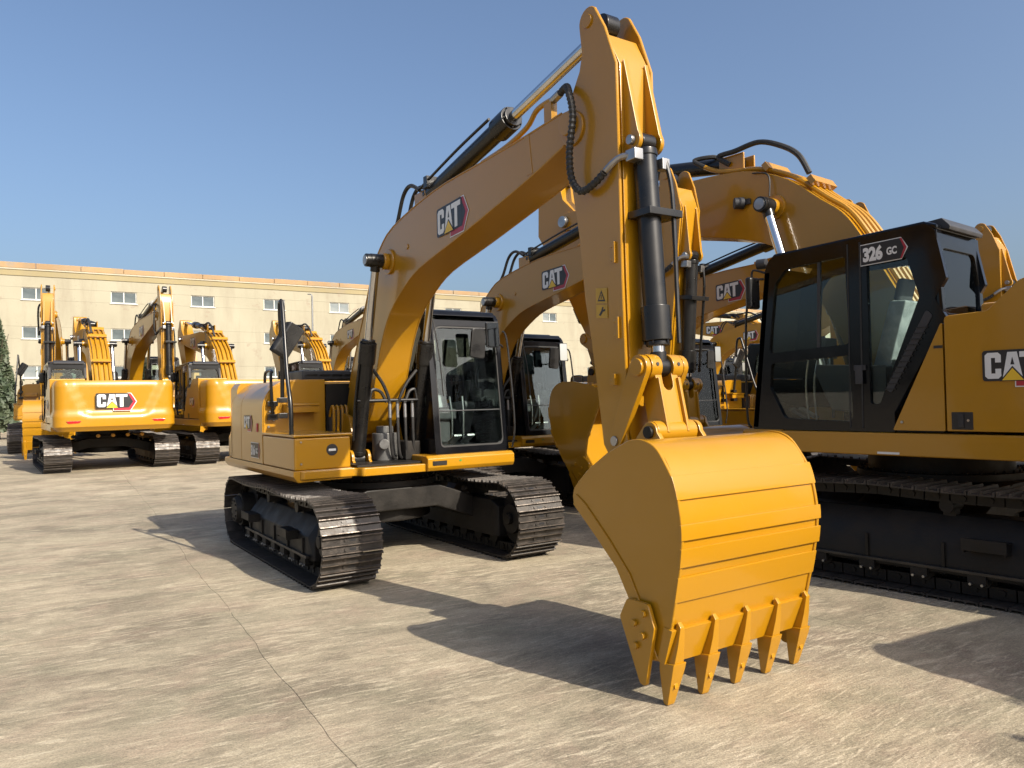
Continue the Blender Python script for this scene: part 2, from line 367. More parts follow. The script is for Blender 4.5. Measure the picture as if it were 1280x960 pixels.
def put(name, me, parent=None):
    o = bpy.data.objects.new(name, me); col.objects.link(o); o.parent = parent; return o
def empty(name, loc=(0, 0, 0), rz=0.0, sc=1.0):
    o = bpy.data.objects.new(name, None); col.objects.link(o)
    o.location = loc; o.rotation_euler = (0, 0, rz); o.scale = sc if isinstance(sc, tuple) else (sc, sc, sc); o.empty_display_size = 0.3; return o
def tag(o, label=None, cat=None, group=None, kind=None):
    if label: o['label'] = label
    if cat: o['category'] = cat
    if group: o['group'] = group
    if kind: o['kind'] = kind
    return o
def rounded(poly, r, n=4):
    """round the corners of a 2-d polygon"""
    out = []; k = len(poly)
    for i, p in enumerate(poly):
        p = Vector(p); a = Vector(poly[i - 1]) - p; b = Vector(poly[(i + 1) % k]) - p
        rr = r[i] if isinstance(r, (list, tuple)) else r
        if rr <= 0: out.append(tuple(p)); continue
        la, lb = a.length, b.length; a.normalize(); b.normalize()
        ang = math.acos(max(-1, min(1, a.dot(b)))); d = min(rr / math.tan(ang / 2), la * 0.48, lb * 0.48)
        p0 = p + a * d; p1 = p + b * d
        for j in range(n + 1):
            t = j / n; out.append(tuple(p0 * (1 - t) ** 2 + p * 2 * t * (1 - t) + p1 * t * t))
    return out
def smoothline(pts, sub=4):
    q = []; pts = [Vector(p) for p in pts]
    for i in range(len(pts) - 1):
        p0 = pts[max(i - 1, 0)]; p1 = pts[i]; p2 = pts[i + 1]; p3 = pts[min(i + 2, len(pts) - 1)]
        for k in range(sub):
            t = k / sub
            q.append(tuple(0.5 * ((2 * p1) + (p2 - p0) * t + (2 * p0 - 5 * p1 + 4 * p2 - p3) * t * t + (3 * p1 - p0 - 3 * p2 + p3) * t ** 3)))
    q.append(tuple(pts[-1])); return q
def arc(cx, cz, r, a0, a1, n=10):
    return [(cx + r * math.cos(R(a0 + (a1 - a0) * k / n)), cz + r * math.sin(R(a0 + (a1 - a0) * k / n))) for k in range(n + 1)]

# ------------------------------------------------------------------ decals (flat print)
def text_mesh(body, height, offset=0.02, sx=0.8):
    cu = bpy.data.curves.new('lettering', 'FONT'); cu.body = body; cu.size = 1.0; cu.offset = offset; cu.resolution_u = 3; cu.space_character = 0.95
    ob = bpy.data.objects.new('lettering', cu); col.objects.link(ob)
    dg = bpy.context.evaluated_depsgraph_get(); me = bpy.data.meshes.new_from_object(ob.evaluated_get(dg))
    vs = [v.co.copy() for v in me.vertices]; fs = [tuple(p.vertices) for p in me.polygons]
    bpy.data.objects.remove(ob); bpy.data.curves.remove(cu); bpy.data.meshes.remove(me)
    x0 = min(v.x for v in vs); y0 = min(v.y for v in vs); y1 = max(v.y for v in vs); k = height / (y1 - y0)
    pts = [((v.x - x0) * k * sx, (v.y - y0) * k) for v in vs]
    return pts, fs, max(p[0] for p in pts)
def logo(parent, O, U, Vv, h, backing=True):
    """boxy white three-letter mark on black with a yellow triangle and a red hexagonal arrow"""
    g = G(); g.recalc = False; O = V3(O); U = V3(U).normalized() * h; Vv = V3(Vv).normalized() * h
    F = lambda p, off, mi, holes=(): g.flat(p, O, U, Vv, off, mi, holes)
    F([(1.0, -.33), (2.14, -.33), (2.56, .40), (2.18, 1.10), (1.9, 1.10), (1.0, -.05)], .0025, 0)
    F([(1.04, -.29), (2.11, -.29), (2.50, .41), (2.14, 1.06), (1.9, 1.06), (1.04, -.05)], .004, 2)
    F([(1.3, -.08), (2.02, -.08), (2.30, .41), (2.03, .92), (1.9, .98), (1.3, 0)], .0055, 1)
    F(rounded([(-.09, -.09), (1.62, -.09), (2.02, .0), (2.02, 1.09), (-.09, 1.09)], .12, 3), .0065, 1)
    F([(.1, 0), (.46, 0), (.56, .1), (.56, .38), (.36, .38), (.36, .2), (.22, .2), (.22, .8), (.36, .8), (.36, .62), (.56, .62), (.56, .9), (.46, 1), (.1, 1), (0, .9), (0, .1)], .008, 0)
    F([(.60, 0), (.78, 1), (1.10, 1), (1.28, 0)], .008, 0, [[(.87, .52), (1.01, .52), (.94, .82)]])
    F([(1.18, 1), (1.93, 1), (1.93, .79), (1.67, .79), (1.67, 0), (1.44, 0), (1.44, .79), (1.18, .79)], .008, 0)
    F([(.50, -.10), (.94, .47), (1.40, -.10)], .0095, 1)
    F([(.58, -.07), (.94, .39), (1.32, -.07)], .011, 3)
    return g.build('logo_decal', [WHITE, DBLK, DRED, DYEL], parent, smooth=0)
def model_decal(parent, O, U, Vv, h, num):
    g = G(); g.recalc = False; O = V3(O); U = V3(U).normalized(); Vv = V3(Vv).normalized()
    p1, f1, w1 = text_mesh(num, h, 0.055, 0.76); p2, f2, w2 = text_mesh('GC', h * 0.52, 0.04, 0.72)
    W = w1 + w2 + h * 0.75; a = h * 0.22
    g.flat([(-a, -a), (W - a, -a), (W + h * .2, h * .5), (W - a, h + a), (-a, h + a)], O, U, Vv, .002, 0)
    b = a * .75
    g.flat([(-b, -b), (W - a * .9, -b), (W + h * .12, h * .5), (W - a * .9, h + b), (-b, h + b)], O, U, Vv, .0035, 1)
    g.flat([(w1 + h * .12, -b), (W - a * .9, -b), (W + h * .12, h * .5), (W - a * .9, h + b), (w1 + h * .4, h + b)], O, U, Vv, .0045, 2)
    g.flat([(w1 + h * .12, -b), (W - a * 1.4, -b), (W - h * .05, h * .5), (W - a * 1.4, h + b), (w1 + h * .4, h + b)], O, U, Vv, .0055, 1)
    N = U.cross(Vv).normalized()
    g.add([O + U * x + Vv * y + N * .007 for x, y in p1], f1, 0)
    g.add([O + U * (x + w1 + h * .25) + Vv * (y + h * .2) + N * .007 for x, y in p2], f2, 0)
    return g.build('model_decal', [WHITE, DBLK, DRED], parent, smooth=0)

# ------------------------------------------------------------------ shared machine parts
def track_path(xi, xs, r, zc, sag, n=360):
    pts = [(xs, zc - r), (xs + .12, 0.036), (xs + .30, 0.034)] + [(xs + .3 + (xi - xs - .6) * k / 10, 0.034) for k in range(1, 11)] + [(xi - .12, 0.036)]
    pts += arc(xi, zc, r, -90, 90, 22)
    for k in range(1, 12):
        t = k / 12; pts.append((xi + (xs - xi) * t, zc + r - sag * abs(math.sin(t * 2 * math.pi)) ** 1.2))
    pts += arc(xs, zc, r, 90, 270, 22)[:-1]
    P = [Vector(p) for p in pts]; L = [0]
    for i in range(len(P)): L.append(L[-1] + (P[(i + 1) % len(P)] - P[i]).length)
    def at(s):
        s %= L[-1]
        for i in range(len(P)):
            if L[i + 1] >= s:
                a, b = P[i], P[(i + 1) % len(P)]; return a.lerp(b, (s - L[i]) / max(1e-9, L[i + 1] - L[i]))
    return at, L[-1]
_shoe_cache = {}
def shoe_geo(pitch, w):
    h = pitch * 0.5
    poly = [(-h, 0), (h, 0), (h + .003, .013), (h - .003, .040), (h - .013, .040), (h - .020, .013), (.010, .013), (.005, .037), (-.005, .037), (-.010, .013), (-h + .020, .013), (-h + .013, .040), (-h + .004, .040), (-h + .001, .013)]
    g = G(); g.prism([(p[0], p[1]) for p in poly], -w / 2, w / 2, 'y', 0)
    for i in (3, 7, 11): g.m[2 + i] = 2
    for y in (-.075, .075):
        for x in (-h * .52, h * .52):
            g.cyl((x, y, .010), (x, y, .024), .013, seg=6, mi=0)
    g.box(-h * .66, -h * .36, -.032, .032, .008, .0145, 1); g.box(h * .36, h * .66, -.032, .032, .008, .0145, 1)
    return g
def make_track(root, side, p, far=False):
    yc = side * p['gauge'] / 2; at, L = track_path(p['xi'], p['xs'], p['r'], p['zc'], .03); n = p['n']; pitch = L / n; w = p['shoe']
    def frame_at(s):
        a = at(s - pitch * .5); b = at(s + pitch * .5); c = (a + b) / 2; d = (b - a).normalized(); return c, d
    # chain links form the part, everything else hangs from it
    g = G()
    for k in range(n):
        c, d = frame_at(k * pitch); nrm = Vector((-d.y, d.x))          # inward normal (path runs counter-clockwise)
        for y in (-.085, .085):
            cc = c + nrm * .055
            g.obox((cc.x, yc + y, cc.y), (d.x * pitch * .47, 0, d.y * pitch * .47), (0, .022, 0), (nrm.x * .05, 0, nrm.y * .05))
        cc = c + nrm * .06; g.cyl((cc.x, yc - .12, cc.y), (cc.x, yc + .12, cc.y), .03, seg=6)
    tr = g.build('track', [DARK], root, smooth=0)
    key = (round(pitch, 4), w)
    if key not in _shoe_cache: _shoe_cache[key] = shoe_geo(pitch * .955, w).mesh('track_shoe', [SHOE, DBLK, WORN], .0, smooth=0)
    me = _shoe_cache[key]
    for k in range(n):
        c, d = frame_at(k * pitch); o = put('track_shoe', me, tr)
        ang = math.atan2(d.y, d.x)
        o.matrix_local = Matrix.Translation((c.x, yc, c.y)) @ Matrix.Rotation(-ang, 4, 'Y') @ Matrix.Rotation(math.pi, 4, 'X') @ Matrix.Rotation(random.uniform(-.012, .012), 4, 'Y')
    s = side; r = p['r']; xi, xs, zc = p['xi'], p['xs'], p['zc']
    # longitudinal frame: vertical outer web, sloping shoulder
    k = r / .40; sec = [(-.19, .20), (.19, .20), (.19, .22), (.185, .44 * k), (.04, .62 * k), (-.19, .62 * k)]
    g = G(); x0, x1 = xs + .42 * k, xi - .34 * k
    g.loft([[(x, yc + s * y * f, z if f > .9 else .2 + (z - .2) * .82) for y, z in sec] for x, f in ((x0 - .12, .7), (x0, 1), (x1, 1), (x1 + .10, .8))])
    g.build('track_frame', [DARK], tr, .012)
    g = G(); g.cyl((xi, yc - .06, zc), (xi, yc + .06, zc), r - .09, seg=28); g.cyl((xi, yc - .15, zc), (xi, yc + .15, zc), r * .42, seg=20); g.cyl((xi, yc - .2, zc), (xi, yc + .2, zc), r * .16, seg=14)
    g.build('idler', [DARK], tr, .012)
    g = G(); nt = 21; ring = []
    for j in range(nt * 4):
        a = 2 * math.pi * j / (nt * 4); rr = r - .065 if j % 4 in (0, 1) else r - .115; ring.append((xs + rr * math.cos(a), zc + rr * math.sin(a)))
    g.prism(ring, yc - .035, yc + .035); g.build('sprocket', [DARK], tr, .0)
    g = G(); g.cyl((xs, yc - s * .1, zc), (xs, yc + s * .20, zc), r * .52, seg=24); g.cyl((xs, yc + s * .20, zc), (xs, yc + s * .27, zc), r * .46, r * .38, seg=24)
    for j in range(10):
        a = 2 * math.pi * j / 10; g.cyl((xs + r * .3 * math.cos(a), yc + s * .27, zc + r * .3 * math.sin(a)), (xs + r * .3 * math.cos(a), yc + s * .285, zc + r * .3 * math.sin(a)), .016, seg=6)
    g.build('final_drive', [DARK], tr, .01)
    m = 7
    for j in range(m):
        x = x0 + .06 + (x1 - x0 - .12) * j / (m - 1); g = G()
        g.cyl((x, yc - .13, .19), (x, yc + .13, .19), .085, seg=16); g.cyl((x, yc + s * .13, .19), (x, yc + s * .20, .19), .05, seg=12)
        g.box(x - .07, x + .07, yc + s * .2 - .02, yc + s * .2 + .02, .16, .235)
        g.cyl((x - .045, yc + s * .19, .16), (x - .045, yc + s * .24, .16), .012, seg=6, mi=1); g.cyl((x + .045, yc + s * .19, .16), (x + .045, yc + s * .24, .16), .012, seg=6, mi=1)
        g.build('roller', [DARK, STEEL], tr, .0)
    g = G(); g.box(x0 - .05, x1 + .05, min(yc + s * .19, yc + s * .225), max(yc + s * .19, yc + s * .225), .235, .262); g.build('guard_rail', [FRAMEM], tr, .004)
    for j in range(5):
        x = x0 + .12 + (x1 - x0 - .24) * j / 4; g = G(); y2 = yc + s * .1905
        g.prism([(x - .012, .262), (x + .012, .262), (x + .012, .42 * k), (x - .012, .42 * k)], min(y2, y2 + s * .018), max(y2, y2 + s * .018)); g.build('gusset', [DARK], tr, 0)
    for x in (xs * .33, xi * .38):
        g = G(); g.cyl((x, yc - .11, zc + r - .16), (x, yc + .11, zc + r - .16), .06, seg=16); g.box(x - .05, x + .05, yc - .05, yc + .05, .55 * k, zc + r - .17)
        g.build('carrier_roller', [DARK], tr, .0)
    for x in (xs * .52, xi * .46):
        g = G(); y0 = yc + s * .18; y1 = yc + s * .31
        g.prism([(x - .17, .46 * k), (x + .17, .46 * k), (x + .17, .475 * k), (x - .17, .475 * k)], min(y0, y1), max(y0, y1))
        g.box(x - .17, x + .17, min(y1 - .006, y1 + .006), max(y1 - .006, y1 + .006), .40 * k, .49 * k)
        for dx in (-.16, .15): g.box(x + dx, x + dx + .012, min(y0, y1), max(y0, y1), .38 * k, .459 * k)
        g.build('step_bracket', [DARK], tr, .004)
    return tr
def belt_object(root, side, p):
    """all shoes of one far track in one skin, too small in the picture to be told apart"""
    yc = side * p['gauge'] / 2; at, L = track_path(p['xi'], p['xs'], p['r'], p['zc'], .03); n = p['n']; pitch = L / n
    sg = shoe_geo(pitch * .985, p['shoe']); g = G()
    for k in range(n):
        a = at((k - .5) * pitch); b = at((k + .5) * pitch); c = (a + b) / 2; d = (b - a).normalized()
        M = Matrix.Translation((c.x, yc, c.y)) @ Matrix.Rotation(-math.atan2(d.y, d.x), 4, 'Y') @ Matrix.Rotation(math.pi, 4, 'X')
        g.add([M @ Vector(v) for v in sg.v], sg.f, 0); g.m[-len(sg.m):] = sg.m
    return g.mesh('track_belt', [SHOE, DBLK, WORN], smooth=0)

def carbody(root, p, z_top):
    gw = p['gauge'] / 2; k = p['r'] / .40
    g = G()
    g.loft([[(.62 * k * c, .62 * k * s_, z) for c, s_ in [(math.cos(R(a)), math.sin(R(a))) for a in range(0, 360, 30)]] for z in (.40 * k, .80 * k)])
    for x0, x1 in ((.28 * k, .74 * k), (-.74 * k, -.28 * k)):
        top = [(-gw + .1, .50 * k), (-gw + .1, .60 * k), (-gw * .62, .72 * k), (-.45, .80 * k), (.45, .80 * k), (gw * .62, .72 * k), (gw - .1, .60 * k), (gw - .1, .50 * k)]
        bot = [(gw - .1, .34 * k), (gw * .62, .46 * k), (.42, .55 * k), (-.42, .55 * k), (-gw * .62, .46 * k), (-gw + .1, .34 * k)]
        g.prism(top + bot, x0, x1, 'x')
    g.build('carbody', [DARK], root, .02)
    g = G(); g.cyl((0, 0, .80 * k), (0, 0, z_top), .60 * k, seg=40); g.cyl((0, 0, .80 * k), (0, 0, .80 * k + .07), .70 * k, seg=40)
    for j in range(36):
        a = 2 * math.pi * j / 36; g.cyl((.66 * k * math.cos(a), .66 * k * math.sin(a), .80 * k + .07), (.66 * k * math.cos(a), .66 * k * math.sin(a), .80 * k + .095), .014, seg=6)
    g.build('swing_bearing', [DARK], root, .006)

def hyd(root, name, p0, p1, rb, frac, rr, head=1.25, headlen=.16, eye=.075, y_eye=.07, mats=(BLK, CHROME, STEEL), cap=None, foot=None):
    """hydraulic cylinder: barrel from p0, rod to p1"""
    p0, p1 = V3(p0), V3(p1); d = (p1 - p0).normalized(); L = (p1 - p0).length; e = p0 + d * L * frac
    foot = foot or y_eye
    g = G(); g.cyl(p0 + d * eye * .8, e, rb, seg=24); g.cyl(e - d * headlen, e, rb * head, seg=24); g.cyl(e, e + d * .035, rb * head * .8, seg=20)
    g.cyl(p0 + d * eye * .8, p0 + d * (eye * .8 + .05), rb * 1.1, seg=24)
    g.cyl((p0.x, p0.y - foot, p0.z), (p0.x, p0.y + foot, p0.z), eye, seg=20)
    b = g.build(name, [mats[0]], root, .006)
    g = G(); g.cyl(e - d * .02, p1 - d * eye * .7, rr, seg=20); g.build('rod', [mats[1]], b, 0)
    g = G(); g.cyl((p1.x, p1.y - y_eye, p1.z), (p1.x, p1.y + y_eye, p1.z), eye, seg=20); g.cyl(p1 - d * eye * 1.6, p1 - d * eye * .5, rr * 1.15, seg=16)
    g.build('rod_eye', [mats[0]], b, .005)
    a = d.orthogonal().normalized()
    for j in range(10):
        t = 2 * math.pi * j / 10; q = e + (a * math.cos(t) + d.cross(a) * math.sin(t)) * rb * head * .86
        g2 = G(); g2.cyl(q, q + d * .018, rb * .10, seg=6)
        if j % 2 == 0: g2.build('bolt', [mats[0]], b, 0)
    if cap:
        g = G(); s = 1 if cap > 0 else -1
        g.cyl((p1.x, p1.y + s * y_eye, p1.z), (p1.x, p1.y + s * (y_eye + abs(cap)), p1.z), eye * .95, seg=20)
        g.cyl((p1.x, p1.y + s * (y_eye + abs(cap)), p1.z), (p1.x, p1.y + s * (y_eye + abs(cap) + .012), p1.z), eye * .75, seg=20, mi=1)
        g.build('pin_cap', [BLK, STEEL], b, .004)
    return b

def hose(root, name, pts, r, mat=None, ridged=False):
    g = G()
    if ridged:
        path = [Vector(p) for p in smoothline([tuple(p) for p in pts], 10)]
        q = []; step = r * .62; acc = 0
        L = [0]
        for i in range(len(path) - 1): L.append(L[-1] + (path[i + 1] - path[i]).length)
        s = 0; i = 0
        while s < L[-1]:
            while L[i + 1] < s: i += 1
            q.append(path[i].lerp(path[i + 1], (s - L[i]) / max(1e-9, L[i + 1] - L[i]))); s += step
        g.tube(q, [r * (1.0 if j % 2 else .74) for j in range(len(q))], seg=10, smooth=False)
        return g.build(name, [mat or RUB], root, smooth=0)
    g.tube(pts, r, 8, 6); return g.build(name, [mat or RUB], root)

def counterweight(root, xr, xf, hw, z0, z1, detail=True):
    """cast counterweight: bowed rear with a pressed-in tapering field above a heavier lip"""
    nu, nv = 56, 22; g = G(); rc = .30
    def outline(u, inset):
        # u 0..1 around rear from left side to right side
        side = .16
        if u < side: t = u / side; return Vector((xf + (xr + rc - xf) * t, hw - inset)), 0
        if u > 1 - side: t = (1 - u) / side; return Vector((xf + (xr + rc - xf) * t, -(hw - inset))), 0
        c = .12
        if u < side + c:
            a = R(90) * (u - side) / c; return Vector((xr + rc - (rc - inset) * math.sin(a), hw - rc + (rc - inset) * math.cos(a))), 0
        if u > 1 - side - c:
            a = R(90) * (1 - u - side) / c; return Vector((xr + rc - (rc - inset) * math.sin(a), -(hw - rc) - (rc - inset) * math.cos(a))), 0
        t = (u - side - c) / (1 - 2 * side - 2 * c); y = (hw - rc) * (1 - 2 * t); return Vector((xr + inset - .05 * (1 - (2 * t - 1) ** 2), y)), 1
    def sm(a, b, x): t = max(0, min(1, (x - a) / (b - a))); return t * t * (3 - 2 * t)
    rows = []
    for j in range(nv + 1):
        t = j / nv; z = z0 + (z1 - z0) * t
        inset = .10 * (1 - sm(0, .10, t)) + .05 * sm(.93, 1.0, t) + .0
        inset += .035 * sm(.30, .42, t)
        ring = []
        for i in range(nu + 1):
            p, rear = outline(i / nu, inset); x, y = p
            if rear and detail:
                wtop = hw * .80; wbot = hw * .52; hz = sm(.26, .36, t)
                w = wbot + (wtop - wbot) * max(0, (t - .3) / .7)
                x += .055 * hz * (1 - sm(w - .10, w, abs(y)))
            ring.append((x, y, z))
        rows.append(ring)
    n = nu + 1; vs = [p for r in rows for p in r]
    fs = [(j * n + i, (j + 1) * n + i, (j + 1) * n + i + 1, j * n + i + 1) for j in range(nv) for i in range(nu)]
    fs += [tuple(range(n)), tuple(reversed(range(nv * n, (nv + 1) * n)))]
    fs.append(tuple([j * n for j in range(nv, -1, -1)] + [j * n + nu for j in range(nv + 1)]))
    g.add(vs, fs); return g.build('counterweight', [YEL], root, 0, smooth=35)

# cab in its own 2-d side profile (x forward, z up), mapped by a scale
def make_cab(root, y0, y1, fx, fz, big):
    X = lambda x: fx[0] + (x - 1.30) * fx[1]
    Z = lambda z: fz[0] + (z - 1.40) * fz[1]
    M = lambda pts: [(X(a), Z(b)) for a, b in pts]
    side = rounded([(1.30, 1.40), (1.10, 3.12), (1.03, 3.21), (-.50, 3.27), (-.585, 3.20), (-.67, 2.76), (-.57, 2.59), (-.66, 2.42), (-.19, 1.58), (-.19, 1.40)],
                   [.02, .06, .10, .05, .05, .03, .03, .02, .03, .01], 4)
    w_up = rounded([(1.09, 2.20), (1.00, 2.92), (.87, 3.06), (.24, 3.09), (.22, 2.24)], [.04, .10, .10, .04, .04], 4)
    w_lo = rounded([(1.07, 2.09), (.22, 2.13), (.20, 1.49), (.93, 1.52), (1.09, 1.84)], [.05, .04, .06, .08, .08], 4)
    w_re = rounded([(.03, 3.00), (-.33, 3.02), (-.44, 2.62), (-.06, 1.66), (.03, 1.66)], [.03, .08, .06, .04, .03], 4)
    th = .055
    U, Vv = Vector((-1, 0, 0)), Vector((0, 0, 1))
    neg = lambda pts: [(-a, b) for a, b in M(pts)][::-1]
    cab = G(); cab.plate(neg(side), [neg(w_up), neg(w_lo), neg(w_re)], (0, y1, 0), U, Vv, th)
    cabo = cab.build('cab', [CABB], root, .010, 2, 30)
    # opposite side: one big pane
    w_op = rounded([(1.06, 2.0), (.98, 2.92), (.87, 3.06), (-.33, 3.04), (-.44, 2.62), (-.2, 2.0)], [.05, .1, .1, .08, .06, .05], 4)
    g = G(); g.plate(M(side), [M(w_op)], (0, y0, 0), (1, 0, 0), (0, 0, 1), th); g.build('side_frame', [CABB], cabo, .010, 2, 30)
    def pane(name, pts, y, t=.006, parent=cabo):
        g = G(); g.prism(M(pts), y - t / 2, y + t / 2); return g.build(name, [GLASS], parent, 0, smooth=0)
    grow = lambda pts, k=1.02: [((a - sum(p[0] for p in pts) / len(pts)) * k + sum(p[0] for p in pts) / len(pts), (b - sum(p[1] for p in pts) / len(pts)) * k + sum(p[1] for p in pts) / len(pts)) for a, b in pts]
    for nm, w in (('door_window', w_up), ('door_window', w_lo), ('rear_side_window', w_re)): pane(nm, grow(w), y1 - .03)
    pane('side_window', grow(w_op), y0 + .03)
    # thin black frames round panes, door shut lines, sliding pane bar
    g = G(); g.prism(M([(.56, 2.22), (.53, 3.08), (.50, 3.08), (.53, 2.22)]), y1 - .045, y1 - .012); g.build('sliding_pane_bar', [PLAS], cabo, .003)
    for a in ((.115, .10), (.235, .222)):
        g = G(); g.prism(M([(a[0], 1.43), (a[0] - .02, 3.2), (a[1] - .02, 3.2), (a[1], 1.43)]), y1 + .001, y1 + (.006 if a[0] < .2 else .004)); g.build('door_seal', [RUB], cabo, 0)
    g = G(); g.box(X(.17), X(.06), y1, y1 + .03, Z(1.98), Z(2.03)); g.box(X(.15), X(.08), y1 + .03, y1 + .045, Z(1.85), Z(2.03)); g.build('door_handle', [PLAS], cabo, .006)
    # front: raked frame with one tall pane and a lower pane
    bl, tl = Vector((X(1.30), 0, Z(1.40))), Vector((X(1.105), 0, Z(3.11)))
    up = (tl - bl); H = up.length; up.normalize(); W = y1 - y0
    Of = Vector((bl.x + .004, y0, bl.z)); Uf = Vector((0, 1, 0))
    hole = rounded([(.075, .075), (W - .06, .075), (W - .06, H - .075), (.075, H - .075)], [.05, .09, .12, .12], 6)
    g = G(); g.plate(rounded([(0, 0), (W, 0), (W, H), (0, H)], [.02, .03, .06, .06], 4), [hole], Of, Uf, up, .06); g.build('windscreen_frame', [CABB], cabo, .008, 2, 30)
    zb = H * .315
    def fpane(name, a, b):
        g = G(); N = Uf.cross(up)
        pl = [p for p in grow(hole, 1.015)]
        lo = [(min(max(p[0], 0), W), min(max(p[1], a), b)) for p in pl]
        q = []
        for p in lo:
            if not q or (Vector(p) - Vector(q[-1])).length > 1e-4: q.append(p)
        g.plate(q, [], Of - N * .028, Uf, up, .006); return g.build(name, [GLASS], cabo, 0, smooth=0)
    fpane('windscreen', zb + .008, H); fpane('lower_windscreen', 0, zb - .008)
    g = G(); N = Uf.cross(up); c = Of + up * zb - N * .02 + Uf * W / 2; g.obox(c, Uf * (W / 2 - .06), up * .006, N * .014); g.build('windscreen_bar', [PLAS], cabo, .003)
    # inner black gasket line
    g = G(); g.plate(grow(hole, 1.0), [grow(hole, .972)], Of - N * .006, Uf, up, .014); g.build('window_gasket', [RUB], cabo, 0)
    # rear wall with window, roof, floor, sill
    rb, rt = Vector((X(-.64), 0, Z(2.40))), Vector((X(-.60), 0, Z(3.20))); up2 = (rt - rb); H2 = up2.length; up2.normalize()
    hole2 = rounded([(.06, .06), (W - .10, .06), (W - .06, H2 * .45), (W - .12, H2 - .16), (.08, H2 - .16)], [.06, .05, .04, .08, .08], 4)
    O2 = Vector((rb.x, y1 - .005, rb.z))
    g = G(); g.plate([(0, -.9 * fz[1]), (W, -.9 * fz[1]), (W, H2), (0, H2)], [hole2], O2, (0, -1, 0), up2, .05); g.build('rear_frame', [CABB], cabo, .008, 2, 30)
    g = G(); g.plate(grow(hole2, 1.02), [], O2 - Vector((0, -1, 0)).cross(up2) * .022, (0, -1, 0), up2, .006); g.build('rear_window', [GLASS], cabo, 0, smooth=0)
    g = G(); g.prism(M([(1.08, 3.17), (1.02, 3.24), (-.48, 3.295), (-.60, 3.25), (-.60, 3.20), (.98, 3.14)]), y0 + .02, y1 - .02); g.build('roof', [CABB], cabo, .02)
    g = G(); g.prism(M([(-.44, 3.30), (-.60, 3.315), (-.67, 3.235), (-.66, 3.20), (-.58, 3.22), (-.44, 3.25)]), y0 + .06, y1 - .12); g.build('rear_visor', [PLAS], cabo, .008)
    g = G(); g.prism(M([(.9, 3.24), (.3, 3.265), (.3, 3.29), (.9, 3.265)]), y0 + .14, y1 - .14); g.build('roof_hatch', [CABB], cabo, .012)
    g = G(); g.box(X(-.6), X(1.26), y0 + .03, y1 - .03, Z(1.40), Z(1.47)); g.build('floor_mat', [PLAS], cabo, 0)
    # inside: seat, consoles, levers, pedals, screen
    ym = (y0 + y1) / 2
    g = G(); g.box(X(-.1), X(.42), ym - .24, ym + .24, Z(1.80), Z(1.95)); g.box(X(-.05), X(.35), ym - .17, ym + .17, Z(1.47), Z(1.80))
    g.prism(M([(-.02, 1.92), (.10, 1.94), (-.10, 2.62), (-.22, 2.60)]), ym - .24, ym + .24); g.prism(M([(-.12, 2.63), (-.05, 2.64), (-.10, 2.86), (-.18, 2.85)]), ym - .14, ym + .14)
    g.build('seat', [SEAT], cabo, .04, 3)
    g = G(); g.prism(M([(-.06, 1.97), (.12, 1.96), (-.075, 2.64), (-.24, 2.63)]), ym - .255, ym + .255); g.build('seat_wrap', [WRAP], cabo, .03, 2)
    for s in (-1, 1):
        yy = ym + s * .33
        g = G(); g.prism(M([(-.1, 1.55), (.45, 1.6), (.62, 1.98), (.60, 2.06), (-.1, 2.02)]), yy - .075, yy + .075); g.build('console', [PLAS], cabo, .02)
        g = G(); g.cyl((X(.52), yy, Z(2.05)), (X(.55), yy, Z(2.22)), .016, seg=10); g.cyl((X(.55), yy, Z(2.20)), (X(.57), yy, Z(2.34)), .026, .034, seg=12); g.build('joystick', [PLAS], cabo, .004)
        g = G(); g.tube([(X(.88), ym + s * .08, Z(1.47)), (X(.90), ym + s * .08, Z(1.85)), (X(.86), ym + s * .09, Z(2.12))], .011); g.build('travel_lever', [STEEL], cabo)
        g = G(); g.obox((X(.98), ym + s * .09, Z(1.56)), (.09, 0, .05), (0, .05, 0), (-.006, 0, .012)); g.build('pedal', [STEEL], cabo, .004)
    g = G(); g.box(X(.78), X(.81), y0 + .10, y0 + .34, Z(2.14), Z(2.36)); g.cyl((X(.79), y0 + .2, Z(1.5)), (X(.79), y0 + .2, Z(2.15)), .018, seg=8); g.build('monitor', [PLAS], cabo, .008)
    # wiper
    q0 = Of + Uf * .07 + up * H * .98 + N * .03; q1 = Of + Uf * .13 + up * H * .42 + N * .03
    g = G(); g.tube([q0 + N * .01, (q0 + q1) / 2 + N * .04, q1 + N * .012], .008); g.build('wiper', [RUB], cabo)
    return cabo

